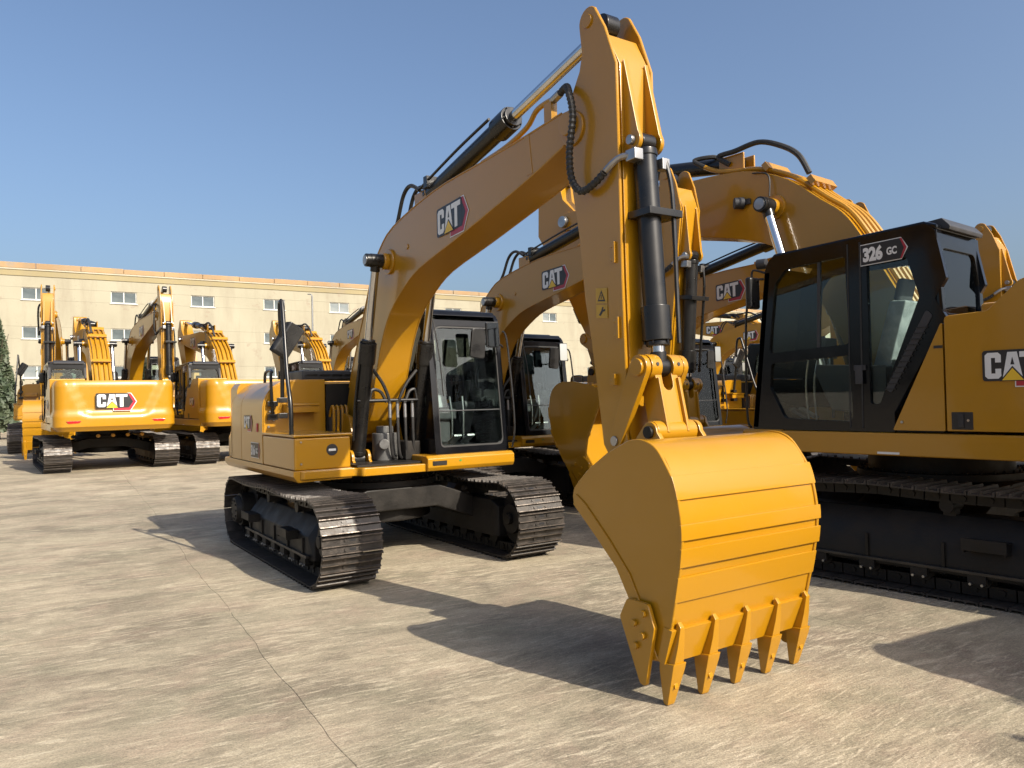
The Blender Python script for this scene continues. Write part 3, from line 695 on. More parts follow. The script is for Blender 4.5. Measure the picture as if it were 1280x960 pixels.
# ------------------------------------------------------------------ bucket, stick gear (kind-independent shapes in the small machine's frame)
Y0 = -.05
BK = [(5.29, 1.515), (5.37, 1.525), (5.45, 1.515), (5.53, 1.475), (5.60, 1.40), (5.655, 1.29), (5.69, 1.15), (5.705, 1.02), (5.695, .88), (5.66, .70), (5.605, .47), (5.540, .26)]
def rotp(p, c, a, s=1.0, to=None):
    to = to or c; x, z = (p[0] - c[0]) * s, (p[1] - c[1]) * s
    return (to[0] + x * math.cos(a) - z * math.sin(a), to[1] + x * math.sin(a) + z * math.cos(a))
def make_bucket(root, yc, hw, T=lambda p: p, s=1.0):
    TT = lambda pts: [T(p) for p in pts]
    back = smoothline([(4.90, 1.31), (5.10, 1.43)] + BK[:-1], 3) + [BK[-1]]
    n = len(back)
    inner = []
    for i, p in enumerate(back):
        a = Vector(back[max(i - 1, 0)]); b = Vector(back[min(i + 1, n - 1)]); d = (b - a).normalized(); nn = Vector((d.y, -d.x))
        inner.append((p[0] + nn.x * .022, p[1] + nn.y * .022))
    g = G(); g.prism(TT(back + inner[::-1]), yc - hw, yc + hw); bk = g.build('bucket', [YELB], root, 0, smooth=30)
    sidep = [(4.73, 1.14), (4.745, 1.19), (4.80, 1.245), (4.90, 1.325), (5.10, 1.445)] + smoothline([(x + .012 * (1 if x > 5.6 else 0), z + .01 * (z > 1.4)) for x, z in BK[:-1]], 3) + [(5.550, .26), (5.45, .24), (5.40, .34), (5.31, .50), (5.16, .73), (4.98, .885), (4.77, 1.055), (4.735, 1.095)]
    for sgn in (-1, 1):
        y = yc + sgn * hw
        g = G(); g.prism(TT(sidep), min(y, y + sgn * .022), max(y, y + sgn * .022)); g.build('side_plate', [YELB], bk, .004, 1)
        # reinforcing bar along the mouth edge, slightly proud of the plate
        bar = [(4.745, 1.085), (4.775, 1.155), (4.87, 1.10), (5.10, .90), (5.28, .72), (5.40, .52), (5.475, .33), (5.515, .265), (5.455, .245), (5.405, .34), (5.312, .505), (5.162, .737), (4.982, .892), (4.772, 1.062)]
        y2 = y + sgn * .0215; g = G(); g.prism(TT(bar), min(y2, y2 + sgn * .012), max(y2, y2 + sgn * .012)); g.build('side_bar', [YELB], bk, .004, 1)
        y3 = y + sgn * .034
        cut = rounded([(5.29, .58), (5.47, .58), (5.52, .45), (5.435, .09), (5.385, .10), (5.22, .46)], .03, 3)
        g = G(); g.prism(TT(cut), min(y3, y3 + sgn * .03), max(y3, y3 + sgn * .03)); sc = g.build('side_cutter', [YELB], bk, .006)
        for q in ((5.44, .52), (5.36, .45), (5.43, .39), (5.37, .32)):
            q = T(q); g = G(); g.cyl((q[0], y3 + sgn * .03, q[1]), (q[0], y3 + sgn * .052, q[1]), .022 * s, seg=6); g.build('bolt', [YELB], sc, .003)
    # wear plates on the outside of the back: stepped bands
    def band(i0, i1, t, name, over=.012):
        seg = [Vector(p) for p in back[i0:i1 + 1]]; out = []
        for k in range(len(seg)):
            a = seg[max(k - 1, 0)]; b = seg[min(k + 1, len(seg) - 1)]; d = (b - a).normalized(); out.append(seg[k] + Vector((-d.y, d.x)) * t)
        inn = []
        for k in range(len(seg)):
            a = seg[max(k - 1, 0)]; b = seg[min(k + 1, len(seg) - 1)]; d = (b - a).normalized(); inn.append(seg[k] + Vector((-d.y, d.x)) * .001)
        g = G(); g.prism(TT([tuple(p) for p in out] + [tuple(p) for p in inn[::-1]]), yc - hw - over, yc + hw + over); g.build(name, [YELB], bk, .004, 2, 40)
    band(20, 23, .016, 'wear_strip', .028); band(26, 28, .020, 'wear_strip', .032); band(29, 31, .020, 'wear_strip', .032); band(32, 34, .014, 'wear_strip', .028)
    # cutting edge, adapters and teeth
    e1 = Vector((5.535, .245)); l0 = Vector((5.600, .455))
    g = G(); g.prism(TT([tuple(l0 + Vector((.030, 0))), tuple(e1 + Vector((.026, 0))), tuple(e1 + Vector((-.035, .01))), tuple(l0 + Vector((-.04, .01)))]), yc - hw - .03, yc + hw + .03); g.build('cutting_edge', [YELB], bk, .006)
    for k in range(5):
        y = yc - hw + .03 + (2 * hw - .06) * k / 4
        ad = [(5.628, .50), (5.655, .47), (5.640, .36), (5.615, .235), (5.580, .215), (5.520, .222), (5.550, .29), (5.600, .43)]
        P = TT(ad); g = G()
        wf = [.014, .018, .027, .040, .042, .042, .040, .018]
        g.loft([[(q[0], y - sg * wf[i] * s, q[1]) for i, q in enumerate(P)] for sg in (1, -1)])
        tooth = g.build('tooth', [YELB], bk, .005)
        rings = []; g = G()
        for (f_, b_), w in ((((5.628, .262), (5.512, .250)), .052), (((5.616, .218), (5.508, .205)), .050), (((5.552, .020), (5.512, .016)), .030), (((5.545, .002), (5.518, .0)), .027)):
            f2 = T(f_); b2 = T(b_); w *= s
            rings.append([(f2[0], y - w, f2[1]), (f2[0], y + w, f2[1]), (b2[0], y + w, b2[1]), (b2[0], y - w, b2[1])])
        g.loft(rings); g.build('tooth_tip', [YELB], bk, .005)
        c = T((5.588, .125)); g = G(); g.obox((c[0], y, c[1]), (.006, 0, .002), (0, .013 * s, .004), (-.004, 0, .013)); g.build('tooth_mark', [YELB], bk, .002)
    # hinge ears
    for dy in (-.20, .20):
        ear = arc(*T((4.79, 1.26)), .085 * s, 100, 260, 6) + TT([(4.90, 1.17), (5.2, 1.40), (5.16, 1.50)]) + arc(*T((5.05, 1.55)), .07 * s, 0, 140, 6)
        g = G(); g.prism(ear, yc + dy * s - .018, yc + dy * s + .018); g.build('hinge_ear', [YELB], bk, .005)
    q = T((4.79, 1.26)); g = G(); g.cyl((q[0], yc - .24 * s, q[1]), (q[0], yc + .24 * s, q[1]), .045 * s, seg=16); g.build('hinge_pin', [DARK], bk, .004)
    q = T((5.05, 1.55)); g = G(); g.cyl((q[0], yc - .24 * s, q[1]), (q[0], yc + .24 * s, q[1]), .042 * s, seg=16); g.build('link_pin', [DARK], bk, .004)
    return bk

def make_links(root, yc, A, B, C_, s=1.0):
    """A: upper link pin, B: bucket link pin, C_: pivot on the stick"""
    A, B, C_ = Vector(A), Vector(B), Vector(C_)
    def bar(p, q, r0, r1):
        d = (q - p).normalized(); a = math.degrees(math.atan2(d.y, d.x))
        return arc(p.x, p.y, r0, a + 90, a + 270, 8) + arc(q.x, q.y, r1, a - 90, a + 90, 8)
    for sg in (-1, 1):
        y = yc + sg * .175 * s
        g = G(); g.prism(bar(A, C_, .085 * s, .06 * s), y - .022 * s, y + .022 * s); lk = g.build('idler_link', [YEL], root, .005)
        g = G(); g.cyl((A.x, y, A.y), (A.x, y + sg * .045 * s, A.y), .06 * s, seg=18); g.build('pin_head', [YEL], lk, .006)
        g = G(); g.cyl((C_.x, y, C_.y), (C_.x, y + sg * .035 * s, C_.y), .035 * s, seg=16); g.build('pin_head', [STEEL], lk, .004)
    # power link: two bosses and a forged box leg with a U-shaped gap at the top
    d = (B - A).normalized(); nrm = Vector((-d.y, d.x))
    if nrm.x < 0: nrm = -nrm
    g = G()
    for sg in (-1, 1):
        y = yc + sg * .098 * s
        g.cyl((A.x, y - .048 * s, A.y), (A.x, y + .048 * s, A.y), .088 * s, seg=28)
    U = Vector((0, 1, 0)); L = (B - A).length
    fwd = Vector((nrm.x, 0, nrm.y)); down = Vector((d.x, 0, d.y)); O = Vector((A.x, yc, A.y)) + fwd * .055 * s
    w = .104 * s; gw = .045 * s
    gap = [(-gw, .05 * s)] + [(-gw * math.cos(R(t)), .13 * s + gw * math.sin(R(t))) for t in range(0, 181, 20)] + [(gw, .05 * s)]
    outer = [(-w, .05 * s)] + gap + [(w, .05 * s), (w, L + .03), (-w, L + .03)]
    g.plate(outer, [], O, U, down, .13 * s if False else -.15 * s)
    pl = g.build('power_link', [YEL], root, .008)
    for sg in (-1, 1):
        g = G(); g.obox(O + U * sg * (w - .012 * s) + down * (L * .62) + fwd * .010 * s, U * .012 * s, down * (L * .42), fwd * .014 * s); g.build('flange', [YEL], pl, .004)
        c = Vector((A.x, yc, A.y)) + U * sg * .098 * s + fwd * .084 * s
        g = G(); g.cyl(c, c + fwd * .008, .013 * s, seg=10); g.build('grease_point', [DBLK], pl, 0)
    strap = [(-gw * 1.55 * math.cos(R(t)), .13 * s + gw * 1.55 * math.sin(R(t))) for t in range(0, 181, 20)] + [(gw * math.cos(R(t)), .13 * s + gw * math.sin(R(t))) for t in range(0, 181, 20)]
    g = G(); g.plate(strap, [], O - fwd * .001, U, down, -.022 * s); g.build('strap', [YEL], pl, .004)
    g = G(); g.cyl((B.x, yc - .18 * s, B.y), (B.x, yc + .18 * s, B.y), .075 * s, seg=20); g.build('boss', [YEL], pl, .005)

# ------------------------------------------------------------------ the smaller machine (arm down, seen from the front)
TS = dict(gauge=2.18, xi=1.50, xs=-1.50, r=.40, zc=.435, n=49, shoe=.60)
def make_small(name):
    root = empty(name)
    for s in (-1, 1): make_track(root, s, TS)
    carbody(root, TS, .97)
    # upper frame
    g = G(); g.prism(rounded([(-2.05, -1.22), (.86, -1.24), (.86, -.62), (.98, -.60), (.98, 1.30), (.5, 1.30), (-1.9, 1.24)], .05, 3), .985, 1.075, 'z'); fr = g.build('upper_frame', [YEL], root, .012)
    g = G(); g.prism([(-1.3, -.62), (.88, -.62), (.88, .40), (-1.3, .40)], 1.08, 1.10, 'z'); g.build('centre_plate', [DARK], fr, 0)
    # front right tool box with lid, side skirt
    g = G(); g.box(-.36, .82, -1.29, -.67, 1.08, 1.425); tb = g.build('tool_box', [YEL], root, .02, 3)
    g = G(); g.box(-.37, .835, -1.30, -.655, 1.432, 1.458); g.build('lid', [YEL], tb, .008)
    g = G(); g.cyl((.82, -.88, 1.285), (.826, -.88, 1.285), .062, seg=28); emb = g.build('emblem', [DBLK], tb, 0)
    g = G(); g.recalc = False; g.flat([(-.04, -.012), (.04, -.012), (.04, .012), (-.04, .012)], (.827, -.88, 1.285), (0, 1, 0), (0, 0, 1), .001, 0); g.build('emblem_mark', [WHITE], emb, smooth=0)
    for z in (1.15, 1.38):
        g = G(); g.cyl((.82, -1.22, z), (.834, -1.22, z), .011, seg=6); g.build('bolt', [STEEL], tb, 0)
    g = G(); g.prism(rounded([(-1.305, 1.08), (-1.305, 1.02), (-1.26, .955), (-.66, .965), (-.66, 1.08)], [.0, .02, .03, .01, 0], 3), -2.2, .83, 'x'); g.build('skirt', [YEL], root, .012)
    # right housing: two glossy doors that turn over into the roof, front bulkhead
    sec = [(-1.29, 1.085), (-1.29, 1.40), (-1.288, 1.62)] + [(-.94 - .348 * math.cos(R(a)), 1.715 + .36 * math.sin(R(a))) for a in range(4, 91, 8)] + [(-.88, 2.076), (-.52, 2.078), (-.52, 1.085)]
    def body(x0, x1, cuts, nm):
        g = G(); cy = -.88
        ring = lambda x, k: [(x, y + (k if y < cy else 0), z - (k * .8 if z > 1.4 else 0)) for y, z in sec]
        g.loft([ring(x, k) for x, k in cuts]); return g.build(nm, [YEL], root, .006, 2, 50)
    b1 = body(0, 0, [(-2.32, .32), (-2.27, .20), (-2.19, .11), (-2.08, .05), (-1.95, .015), (-1.80, 0), (-1.36, 0)], 'side_door'); b2 = body(0, 0, [(-1.352, 0), (-1.34, 0), (-.39, 0), (-.378, 0)], 'side_door')
    g = G(); g.prism([(-1.275, 1.09), (-1.275, 1.65)] + [(-.94 - .333 * math.cos(R(a)), 1.715 + .345 * math.sin(R(a))) for a in range(6, 91, 12)] + [(-.53, 2.06), (-.53, 1.09)], -.377, -.366, 'x'); bh = g.build('bulkhead', [YEL], root, .004)
    g = G(); g.box(-.366, -.18, -1.05, -.66, 1.76, 1.785); g.box(-.366, -.2, -1.05, -.66, 1.68, 1.76); g.build('step', [YEL], bh, .006)
    for y, z in ((-1.22, 1.52), (-1.2, 1.70), (-1.16, 1.6)):
        g = G(); g.cyl((-.366, y, z), (-.35, y, z), .014, seg=8); g.build('bolt', [STEEL], bh, 0)
    g = G(); g.box(-.62, -.56, -1.300, -1.290, 1.46, 1.56); g.build('door_latch', [DRED], b2, .002)
    logo(b2, (-1.16, -1.2925, 1.50), (1, 0, 0), (0, 0, 1), .14)
    model_decal(b2, (-.86, -1.291, 1.17), (1, 0, 0), (0, 0, 1), .13, '316')
    # engine hood, louvred air box, left housing behind the cab
    g = G(); g.box(-1.85, -.50, -.515, 1.20, 1.80, 2.05); g.build('engine_hood', [YEL], root, .03, 3)
    g = G(); g.box(-1.25, -.62, -.72, .42, 2.078, 2.20); ab = g.build('air_box', [PLAS], root, .02, 2)
    for k in range(7):
        y = -.66 + k * .165
        g = G(); g.obox((-.612, y + .06, 2.14), (.006, 0, 0), (0, .066, 0), (0, 0, .008)); g.build('slat', [BLK], ab, 0)
    g = G(); g.box(-1.7, -.42, .40, 1.27, 1.10, 1.80); g.build('left_housing', [YEL], root, .02)
    g = G(); g.box(-.50, -.40, -.50, .38, 1.10, 2.02); g.build('fire_wall', [DARK], root, 0)
    cw = counterweight(root, -2.42, -1.80, 1.26, 1.0, 2.07)
    # valve block, swing motor, pipes in the well beside the boom foot
    g = G(); g.box(-.40, -.22, -.48, -.28, 1.2, 1.7); g.build('valve_block', [CAST], root, .01)
    for k in range(4):
        g = G(); y = -.49 + k * .055; g.tube([(-.30, y, 1.62), (-.22, y, 1.74), (-.16, y, 1.68), (-.18, y, 1.35)], .018); g.build('pipe', [PIPEY], root)
    g = G(); g.cyl((.40, -.08, 1.10), (.40, -.08, 1.42), .15, seg=20); g.cyl((.40, -.08, 1.42), (.40, -.08, 1.50), .10, seg=16); g.cyl((.55, -.16, 1.30), (.66, -.20, 1.30), .06, seg=16); g.build('swing_motor', [CAST], root, .01)
    g = G(); g.box(.28, .62, .08, .28, 1.10, 1.32); g.build('pump_block', [DARK], root, .015)
    # boom foot brackets and cylinder feet
    for dy in (-.30, .30):
        g = G(); g.prism(rounded([(-.55, 1.08), (.25, 1.08), (.02, 1.62), (-.18, 1.66), (-.35, 1.5)], .05, 3), Y0 + dy - .025, Y0 + dy + .025); g.build('boom_bracket', [YEL], root, .006)
    for y in (Y0 - .36, Y0 + .36):
        for dy in (-.10, .10):
            g = G(); g.prism([(.16, 1.07), (.56, 1.07)] + arc(.40, 1.145, .095, -10, 170, 8), y + dy - .017, y + dy + .017); g.build('cylinder_bracket', [YEL], root, .005)
    # boom
    top = [(-.42, 1.62), (-.16, 2.19), (.25, 2.85), (.52, 3.29), (.73, 3.51), (1.11, 3.70), (2.06, 3.86), (2.85, 3.895), (3.51, 3.915), (4.18, 3.955)]
    tip = arc(4.27, 3.84, .115, 75, -60, 8)
    low = [(4.20, 3.70), (3.73, 3.57), (3.19, 3.45), (2.48, 3.30), (1.73, 3.15), (1.34, 2.99), (.98, 2.76), (.76, 2.48), (.62, 2.20), (.42, 1.78), (.12, 1.40)]
    foot = arc(-.12, 1.42, .14, -10, -190, 8)
    prof = smoothline(top, 3) + tip + smoothline(low, 3) + foot
    g = G(); g.prism(prof, Y0 - .195, Y0 + .195); bm_ = g.build('boom', [YEL], root, .008, 2, 45)
    # side plates stand a little proud of top and bottom plates
    g = G(); g.cyl((4.27, Y0 - .235, 3.84), (4.27, Y0 + .235, 3.84), .085, seg=24); g.build('tip_pin', [YEL], bm_, .008)
    for sg in (-1, 1):
        g = G(); g.cyl((1.0, Y0 + sg * .19, 3.33), (1.0, Y0 + sg * .225, 3.33), .14, seg=28); g.cyl((1.0, Y0 + sg * .225, 3.33), (1.0, Y0 + sg * .29, 3.33), .09, seg=24); g.build('pin_boss', [YEL], bm_, .012)
    g = G(); g.prism([(3.70, 3.60), (3.78, 3.60), (3.74, 3.925), (3.68, 3.92)], Y0 - .199, Y0 - .1945); g.build('weld_strip', [YEL], bm_, 0)
    for sg in (-1, 1):
        for line in (smoothline(top, 3)[2:], smoothline(low, 3)[:-3]):
            g = G(); g.tube([(x, Y0 + sg * .196, z) for x, z in line], .0075, 6, smooth=False); g.build('weld_bead', [YEL], bm_)
    logo(bm_, (2.16, Y0 - .197, 3.40), (1, 0, .055), (0, 0, 1), .235)
    for x, z in ((1.45, 3.42), (.40, 2.35)):
        g = G(); g.cyl((x, Y0 - .195, z), (x, Y0 - .205, z), .03, seg=16); g.build('plug', [YEL], bm_, .003)
    for dy in (-.10, .06):
        g = G(); pts = [(a + (-.02), Y0 + dy, b + .045) for a, b in top[1:6]]; g.tube(pts, .017); g.build('pipe', [BLK], bm_)
    g = G(); g.tube([(2.9, Y0 - .13, 3.93), (3.3, Y0 - .13, 3.96), (3.62, Y0 - .13, 4.03), (3.78, Y0 - .13, 4.13), (4.05, Y0 - .13, 4.14)], .022); g.build('pipe', [PIPEY], bm_)
    g = G(); g.box(3.9, 4.0, Y0 - .16, Y0 - .10, 3.94, 4.12); g.build('pipe_bracket', [YEL], bm_, .004)
    g = G(); g.box(1.42, 1.68, Y0 - .09, Y0 - .06, 3.74, 3.99); g.box(1.42, 1.68, Y0 + .06, Y0 + .09, 3.74, 3.99); g.build('cylinder_lug', [YEL], bm_, .02)
    # cylinders
    for y, cp in ((Y0 - .36, -.05), (Y0 + .36, .05)):
        bc = hyd(root, 'boom_cylinder', (.36, y, 1.13), (1.0, y, 3.33), .083, .60, .046, 1.18, .24, .075, .07, cap=cp)
        g = G(); g.tube([(.50, y - .10 * (1 if y < 0 else -1), 1.35), (.56, y - .10 * (1 if y < 0 else -1), 1.75), (.74, y - .09 * (1 if y < 0 else -1), 2.35)], .014); g.build('pipe', [BLK], bc)
    sc = hyd(root, 'stick_cylinder', (1.55, Y0, 3.93), (4.50, Y0, 4.53), .085, .56, .048, 1.3, .22, .085, .06)
    g = G(); g.tube([(1.60, Y0 - .1, 4.02), (2.4, Y0 - .11, 4.19), (3.0, Y0 - .11, 4.30)], .014); g.build('pipe', [BLK], sc)
    g = G(); g.box(1.72, 1.80, Y0 - .13, Y0 + .1, 3.98, 4.10); g.build('clamp', [BLK], sc, .004)
    bc = hyd(root, 'bucket_cylinder', (4.86, Y0, 3.56), (4.955, Y0, 1.985), .082, .885, .048, 1.24, .24, .066, .060)
    for z in (3.05,):
        g = G(); g.box(4.79, 5.02, Y0 - .11, Y0 + .20, z - .025, z + .025); g.build('clamp', [BLK], bc, .004)
    g = G(); g.tube([(4.93, Y0 + .13, 3.45), (4.97, Y0 + .15, 3.2), (4.99, Y0 + .15, 2.6), (5.02, Y0 + .13, 2.15)], .017); g.build('pipe', [BLK], bc)
    g = G(); g.box(4.84, 4.94, Y0 - .16, Y0 - .08, 3.41, 3.49); g.build('port_block', [STEEL], bc, .008)
    g = G(); g.box(4.88, 4.95, Y0 + .09, Y0 + .16, 3.37, 3.45); g.build('port_block', [STEEL], bc, .006)
    # stick
    ear = arc(4.50, 4.53, .105, 45, 190, 8)
    sp = [(4.60, 4.56), (4.68, 4.42), (4.79, 4.12), (4.795, 3.5), (4.80, 2.6), (4.815, 1.95), (4.80, 1.55), (4.86, 1.30)] + arc(4.79, 1.26, .085, 10, -170, 6) + [(4.56, 1.45), (4.52, 1.74), (4.45, 2.20), (4.39, 2.5), (4.335, 3.0), (4.265, 3.36)] + arc(4.33, 3.78, .16, 215, 150, 5) + [(4.31, 4.09), (4.385, 4.2), (4.42, 4.32)]
    body_ = [(4.565, 4.40), (4.66, 4.38)] + sp[2:-1] + [(4.40, 4.26)]
    g = G(); g.prism(body_, Y0 - .142, Y0 + .142); st = g.build('stick', [YEL], root, .006, 2, 45)
    for sg in (-1, 1):
        y = Y0 + sg * .155; g = G(); g.prism(ear[::-1][:0] + sp[1:] + ear[::-1] + [], min(y, y + sg * .02) - .006, max(y, y + sg * .02) + .0); g.build('side_plate', [YEL], st, .005, 1)
        # bucket cylinder lugs: tapering webs in front of the face
        y = Y0 + sg * .10
        lug = [(4.77, 4.12), (4.80, 4.16), (4.86, 3.90), (4.925, 3.62)] + arc(4.87, 3.56, .075, 20, -130, 8) + [(4.79, 3.40)]
        g = G(); g.prism(lug, y - .018, y + .018); g.build('cylinder_lug', [YEL], st, .006)
        g = G(); g.cyl((4.87, y, 3.56), (4.87, y + sg * .05, 3.56), .034, seg=18); g.build('pin_head', [STEEL], st, .004)
        g = G(); g.cyl((4.50, Y0 + sg * .17, 4.53), (4.50, Y0 + sg * .195, 4.53), .05, seg=20); g.build('pin_head', [YEL], st, .006)
    g = G(); g.cyl((4.30, Y0 - .20, 3.80), (4.30, Y0 - .178, 3.80), .13, seg=28); g.build('boss', [YEL], st, .008)
    for z, x in ((2.80, 4.735), (2.27, 4.755)):
        g = G(); g.box(x - .012, x + .012, Y0 - .20, Y0 - .175, z - .075, z + .075); g.box(x - .035, x - .01, Y0 - .2, Y0 - .175, z + .035, z + .06); g.box(x - .035, x - .01, Y0 - .2, Y0 - .175, z - .06, z - .035); g.build('pipe_clip', [YEL], st, .003)
    g = G(); g.box(4.66, 4.72, Y0 - .20, Y0 - .175, 1.88, 1.91); g.box(4.70, 4.73, Y0 - .21, Y0 - .175, 1.87, 1.95); g.build('pipe_clip', [YEL], st, .003)
    yl = Y0 - .184
    g = G(); g.recalc = False
    F = lambda pts, off, mi: g.flat(pts, (4.52, yl, 2.36), (1, 0, -.1), (0, 0, 1), off, mi)
    F([(0, 0), (.125, 0), (.125, .095), (0, .095)], .002, 0); F([(0, .105), (.125, .105), (.125, .215), (0, .215)], .002, 0)
    F([(.02, .12), (.105, .12), (.0625, .20)], .003, 1); F([(.037, .131), (.088, .131), (.0625, .18)], .004, 0); F([(.058, .138), (.067, .138), (.067, .165), (.058, .165)], .005, 1)
    F([(.03, .02), (.05, .015), (.075, .045), (.10, .05), (.10, .065), (.075, .06), (.085, .075), (.07, .08), (.055, .05)], .003, 1)
    g.build('warning_label', [LABY, DBLK], st, smooth=0)
    make_links(root, Y0, (4.955, 1.985), (5.05, 1.55), (4.70, 1.48))
    make_bucket(root, -.03, .60)
    # hoses at the elbow
    hose(root, 'hose', [(4.05, Y0 - .13, 4.14), (4.20, Y0 - .17, 4.15), (4.34, Y0 - .25, 4.06), (4.41, Y0 - .27, 3.85), (4.36, Y0 - .27, 3.60), (4.365, Y0 - .26, 3.40), (4.46, Y0 - .25, 3.285), (4.60, Y0 - .24, 3.31), (4.70, Y0 - .22, 3.375)], .030, ridged=True)
    g = G(); g.tube([(4.70, Y0 - .22, 3.375), (4.76, Y0 - .20, 3.42), (4.81, Y0 - .17, 3.45), (4.88, Y0 - .13, 3.45)], .024); g.build('hose_fitting', [STEEL], root)
    g = G(); g.tube([(3.98, Y0 - .13, 4.13), (4.10, Y0 - .14, 4.15)], .032); g.build('hose_fitting', [STEEL], root)
    for dy in (-.10, .02):
        hose(root, 'hose', [(1.58, Y0 + dy, 4.0), (1.36, Y0 + dy, 4.10), (1.18, Y0 + dy, 4.03), (1.02, Y0 + dy, 3.78), (.9, Y0 + dy, 3.66)], .022)
    # hose cluster between the boom cylinders
    g = G(); g.cyl((.60, Y0 - .45, 1.80), (.60, Y0 + .45, 1.80), .022, seg=10); g.build('hose_bar', [BLK], root)
    for k in range(4):
        y = Y0 - .06 + k * .095
        hose(root, 'hose', [(.62, y, 1.79), (.63, y, 1.55), (.62, y + .01, 1.30), (.58, y + .05, 1.14), (.50, y + .12, 1.16), (.40, y + .14, 1.3)], .018)
        g = G(); g.cyl((.625, y, 1.76), (.628, y, 1.60), .021, seg=10); g.cyl((.628, y, 1.60), (.628, y, 1.52), .014, seg=10); g.build('hose_fitting', [STEEL], root)
    for y, e in ((Y0 - .30, -.34), (Y0 + .30, .34)):
        hose(root, 'hose', [(.66, Y0 + e * .8, 2.15), (.64, Y0 + e * .45, 2.0), (.62, Y0 + e * .22, 1.84), (.60, Y0 + e * .2, 1.78)], .02)
        hose(root, 'hose', [(.60, y, 1.80), (.60, y * .9, 1.92), (.60, y * .6, 1.90), (.60, y * .4, 1.78)], .02)
    # rails, mirror on the right
    g = G(); g.tube([(.60, -1.24, 1.02), (.60, -1.25, 1.12), (.60, -1.25, 1.72), (.46, -1.24, 2.10), (.20, -1.20, 2.86), (.14, -1.20, 2.94), (.06, -1.19, 2.86), (-.02, -1.15, 2.3), (-.10, -1.13, 1.82)], .024, 10); rl = g.build('handrail', [BLK], root)
    g = G(); g.box(-.16, -.06, -1.18, -1.08, 1.80, 1.86); g.box(-.16, -.06, -1.18, -1.08, 1.62, 1.68); g.build('rail_clamp', [BLK], rl, .006)
    g = G(); g.tube([(-.34, -1.17, 1.60), (-.34, -1.19, 2.10), (-.36, -1.17, 2.17), (-.52, -1.15, 2.19), (-.70, -1.15, 2.17), (-.74, -1.15, 2.05)], .018, 8); r2 = g.build('grab_rail', [BLK], root)
    g = G(); g.box(-.362, -.30, -1.24, -1.12, 1.60, 1.67); g.box(-.362, -.30, -1.24, -1.12, 1.76, 1.82); g.build('rail_clamp', [BLK], r2, .006)
    g = G(); c = Vector((.02, -1.10, 2.52)); a = R(32); g.obox(c, (.02, .03, 0), (0, .10 * math.cos(a), -.10 * math.sin(a)), (0, .20 * math.sin(a), .20 * math.cos(a))); mr = g.build('side_mirror', [BLK], root, .02, 3)
    g = G(); g.tube([(.02, -1.13, 2.3), (-.05, -1.14, 2.1), (-.1, -1.14, 1.9)], .012); g.build('mirror_arm', [BLK], mr)
    # cab on its sunny side, deck under it, front mirror and rail
    make_cab(root, .33, 1.33, (.90, .90), (1.165, .925), False)
    g = G(); g.prism(rounded([(.30, .985), (1.00, .985), (1.03, 1.03), (1.03, 1.13), (.98, 1.16), (.30, 1.16)], .02, 2), -.02 + .18, 1.33); dk = g.build('cab_deck', [YEL], root, .02, 3)
    g = G(); g.box(1.03, 1.036, .22, .40, 1.05, 1.10); g.build('serial_plate', [DARK], dk, 0)
    g = G(); g.recalc = False; g.flat([(-.02, 0), (0, -.015), (.02, 0), (0, .015)], (1.031, .58, 1.09), (0, 1, .1), (0, 0, 1), .002, 0); g.build('tag', [GRN], dk, smooth=0)
    g = G(); g.box(-.6, .9, .36, 1.31, 1.085, 1.17); g.build('cab_base', [CABB], root, 0)
    g = G(); g.prism(rounded([(.70, 2.28), (.90, 2.26), (.92, 2.62), (.74, 2.62)], .04, 3), 1.06, 1.10, 'x'); m1 = g.build('front_mirror', [BLK], root, .012)
    g = G(); g.tube([(.86, 1.30, 2.42), (1.02, 1.15, 2.44), (1.06, .90, 2.44)], .012); g.build('mirror_arm', [BLK], m1)
    mz = Vector((-.02, 0, 1)).normalized(); mx = Vector((0, 1, 0)); mn = mx.cross(mz)
    g = G(); g.plate(rounded([(-.085, -.15), (.085, -.15), (.085, .15), (-.085, .15)], .02, 3), [], (1.09, 1.02, 2.55), mx, mz, .03); m2 = g.build('front_mirror', [BLK], root, .006)
    g = G(); g.plate(rounded([(-.076, -.141), (.076, -.141), (.076, .141), (-.076, .141)], .018, 3), [], Vector((1.09, 1.02, 2.55)) + mn * .004, mx, mz, .003); g.build('mirror_glass', [MIRR], m2, 0)
    g = G(); g.tube([(.98, 1.33, 1.20), (1.00, 1.36, 1.5), (.92, 1.36, 2.2), (.88, 1.34, 2.55), (.86, 1.30, 2.62)], .013); g.build('grab_rail', [BLK], root)
    return root

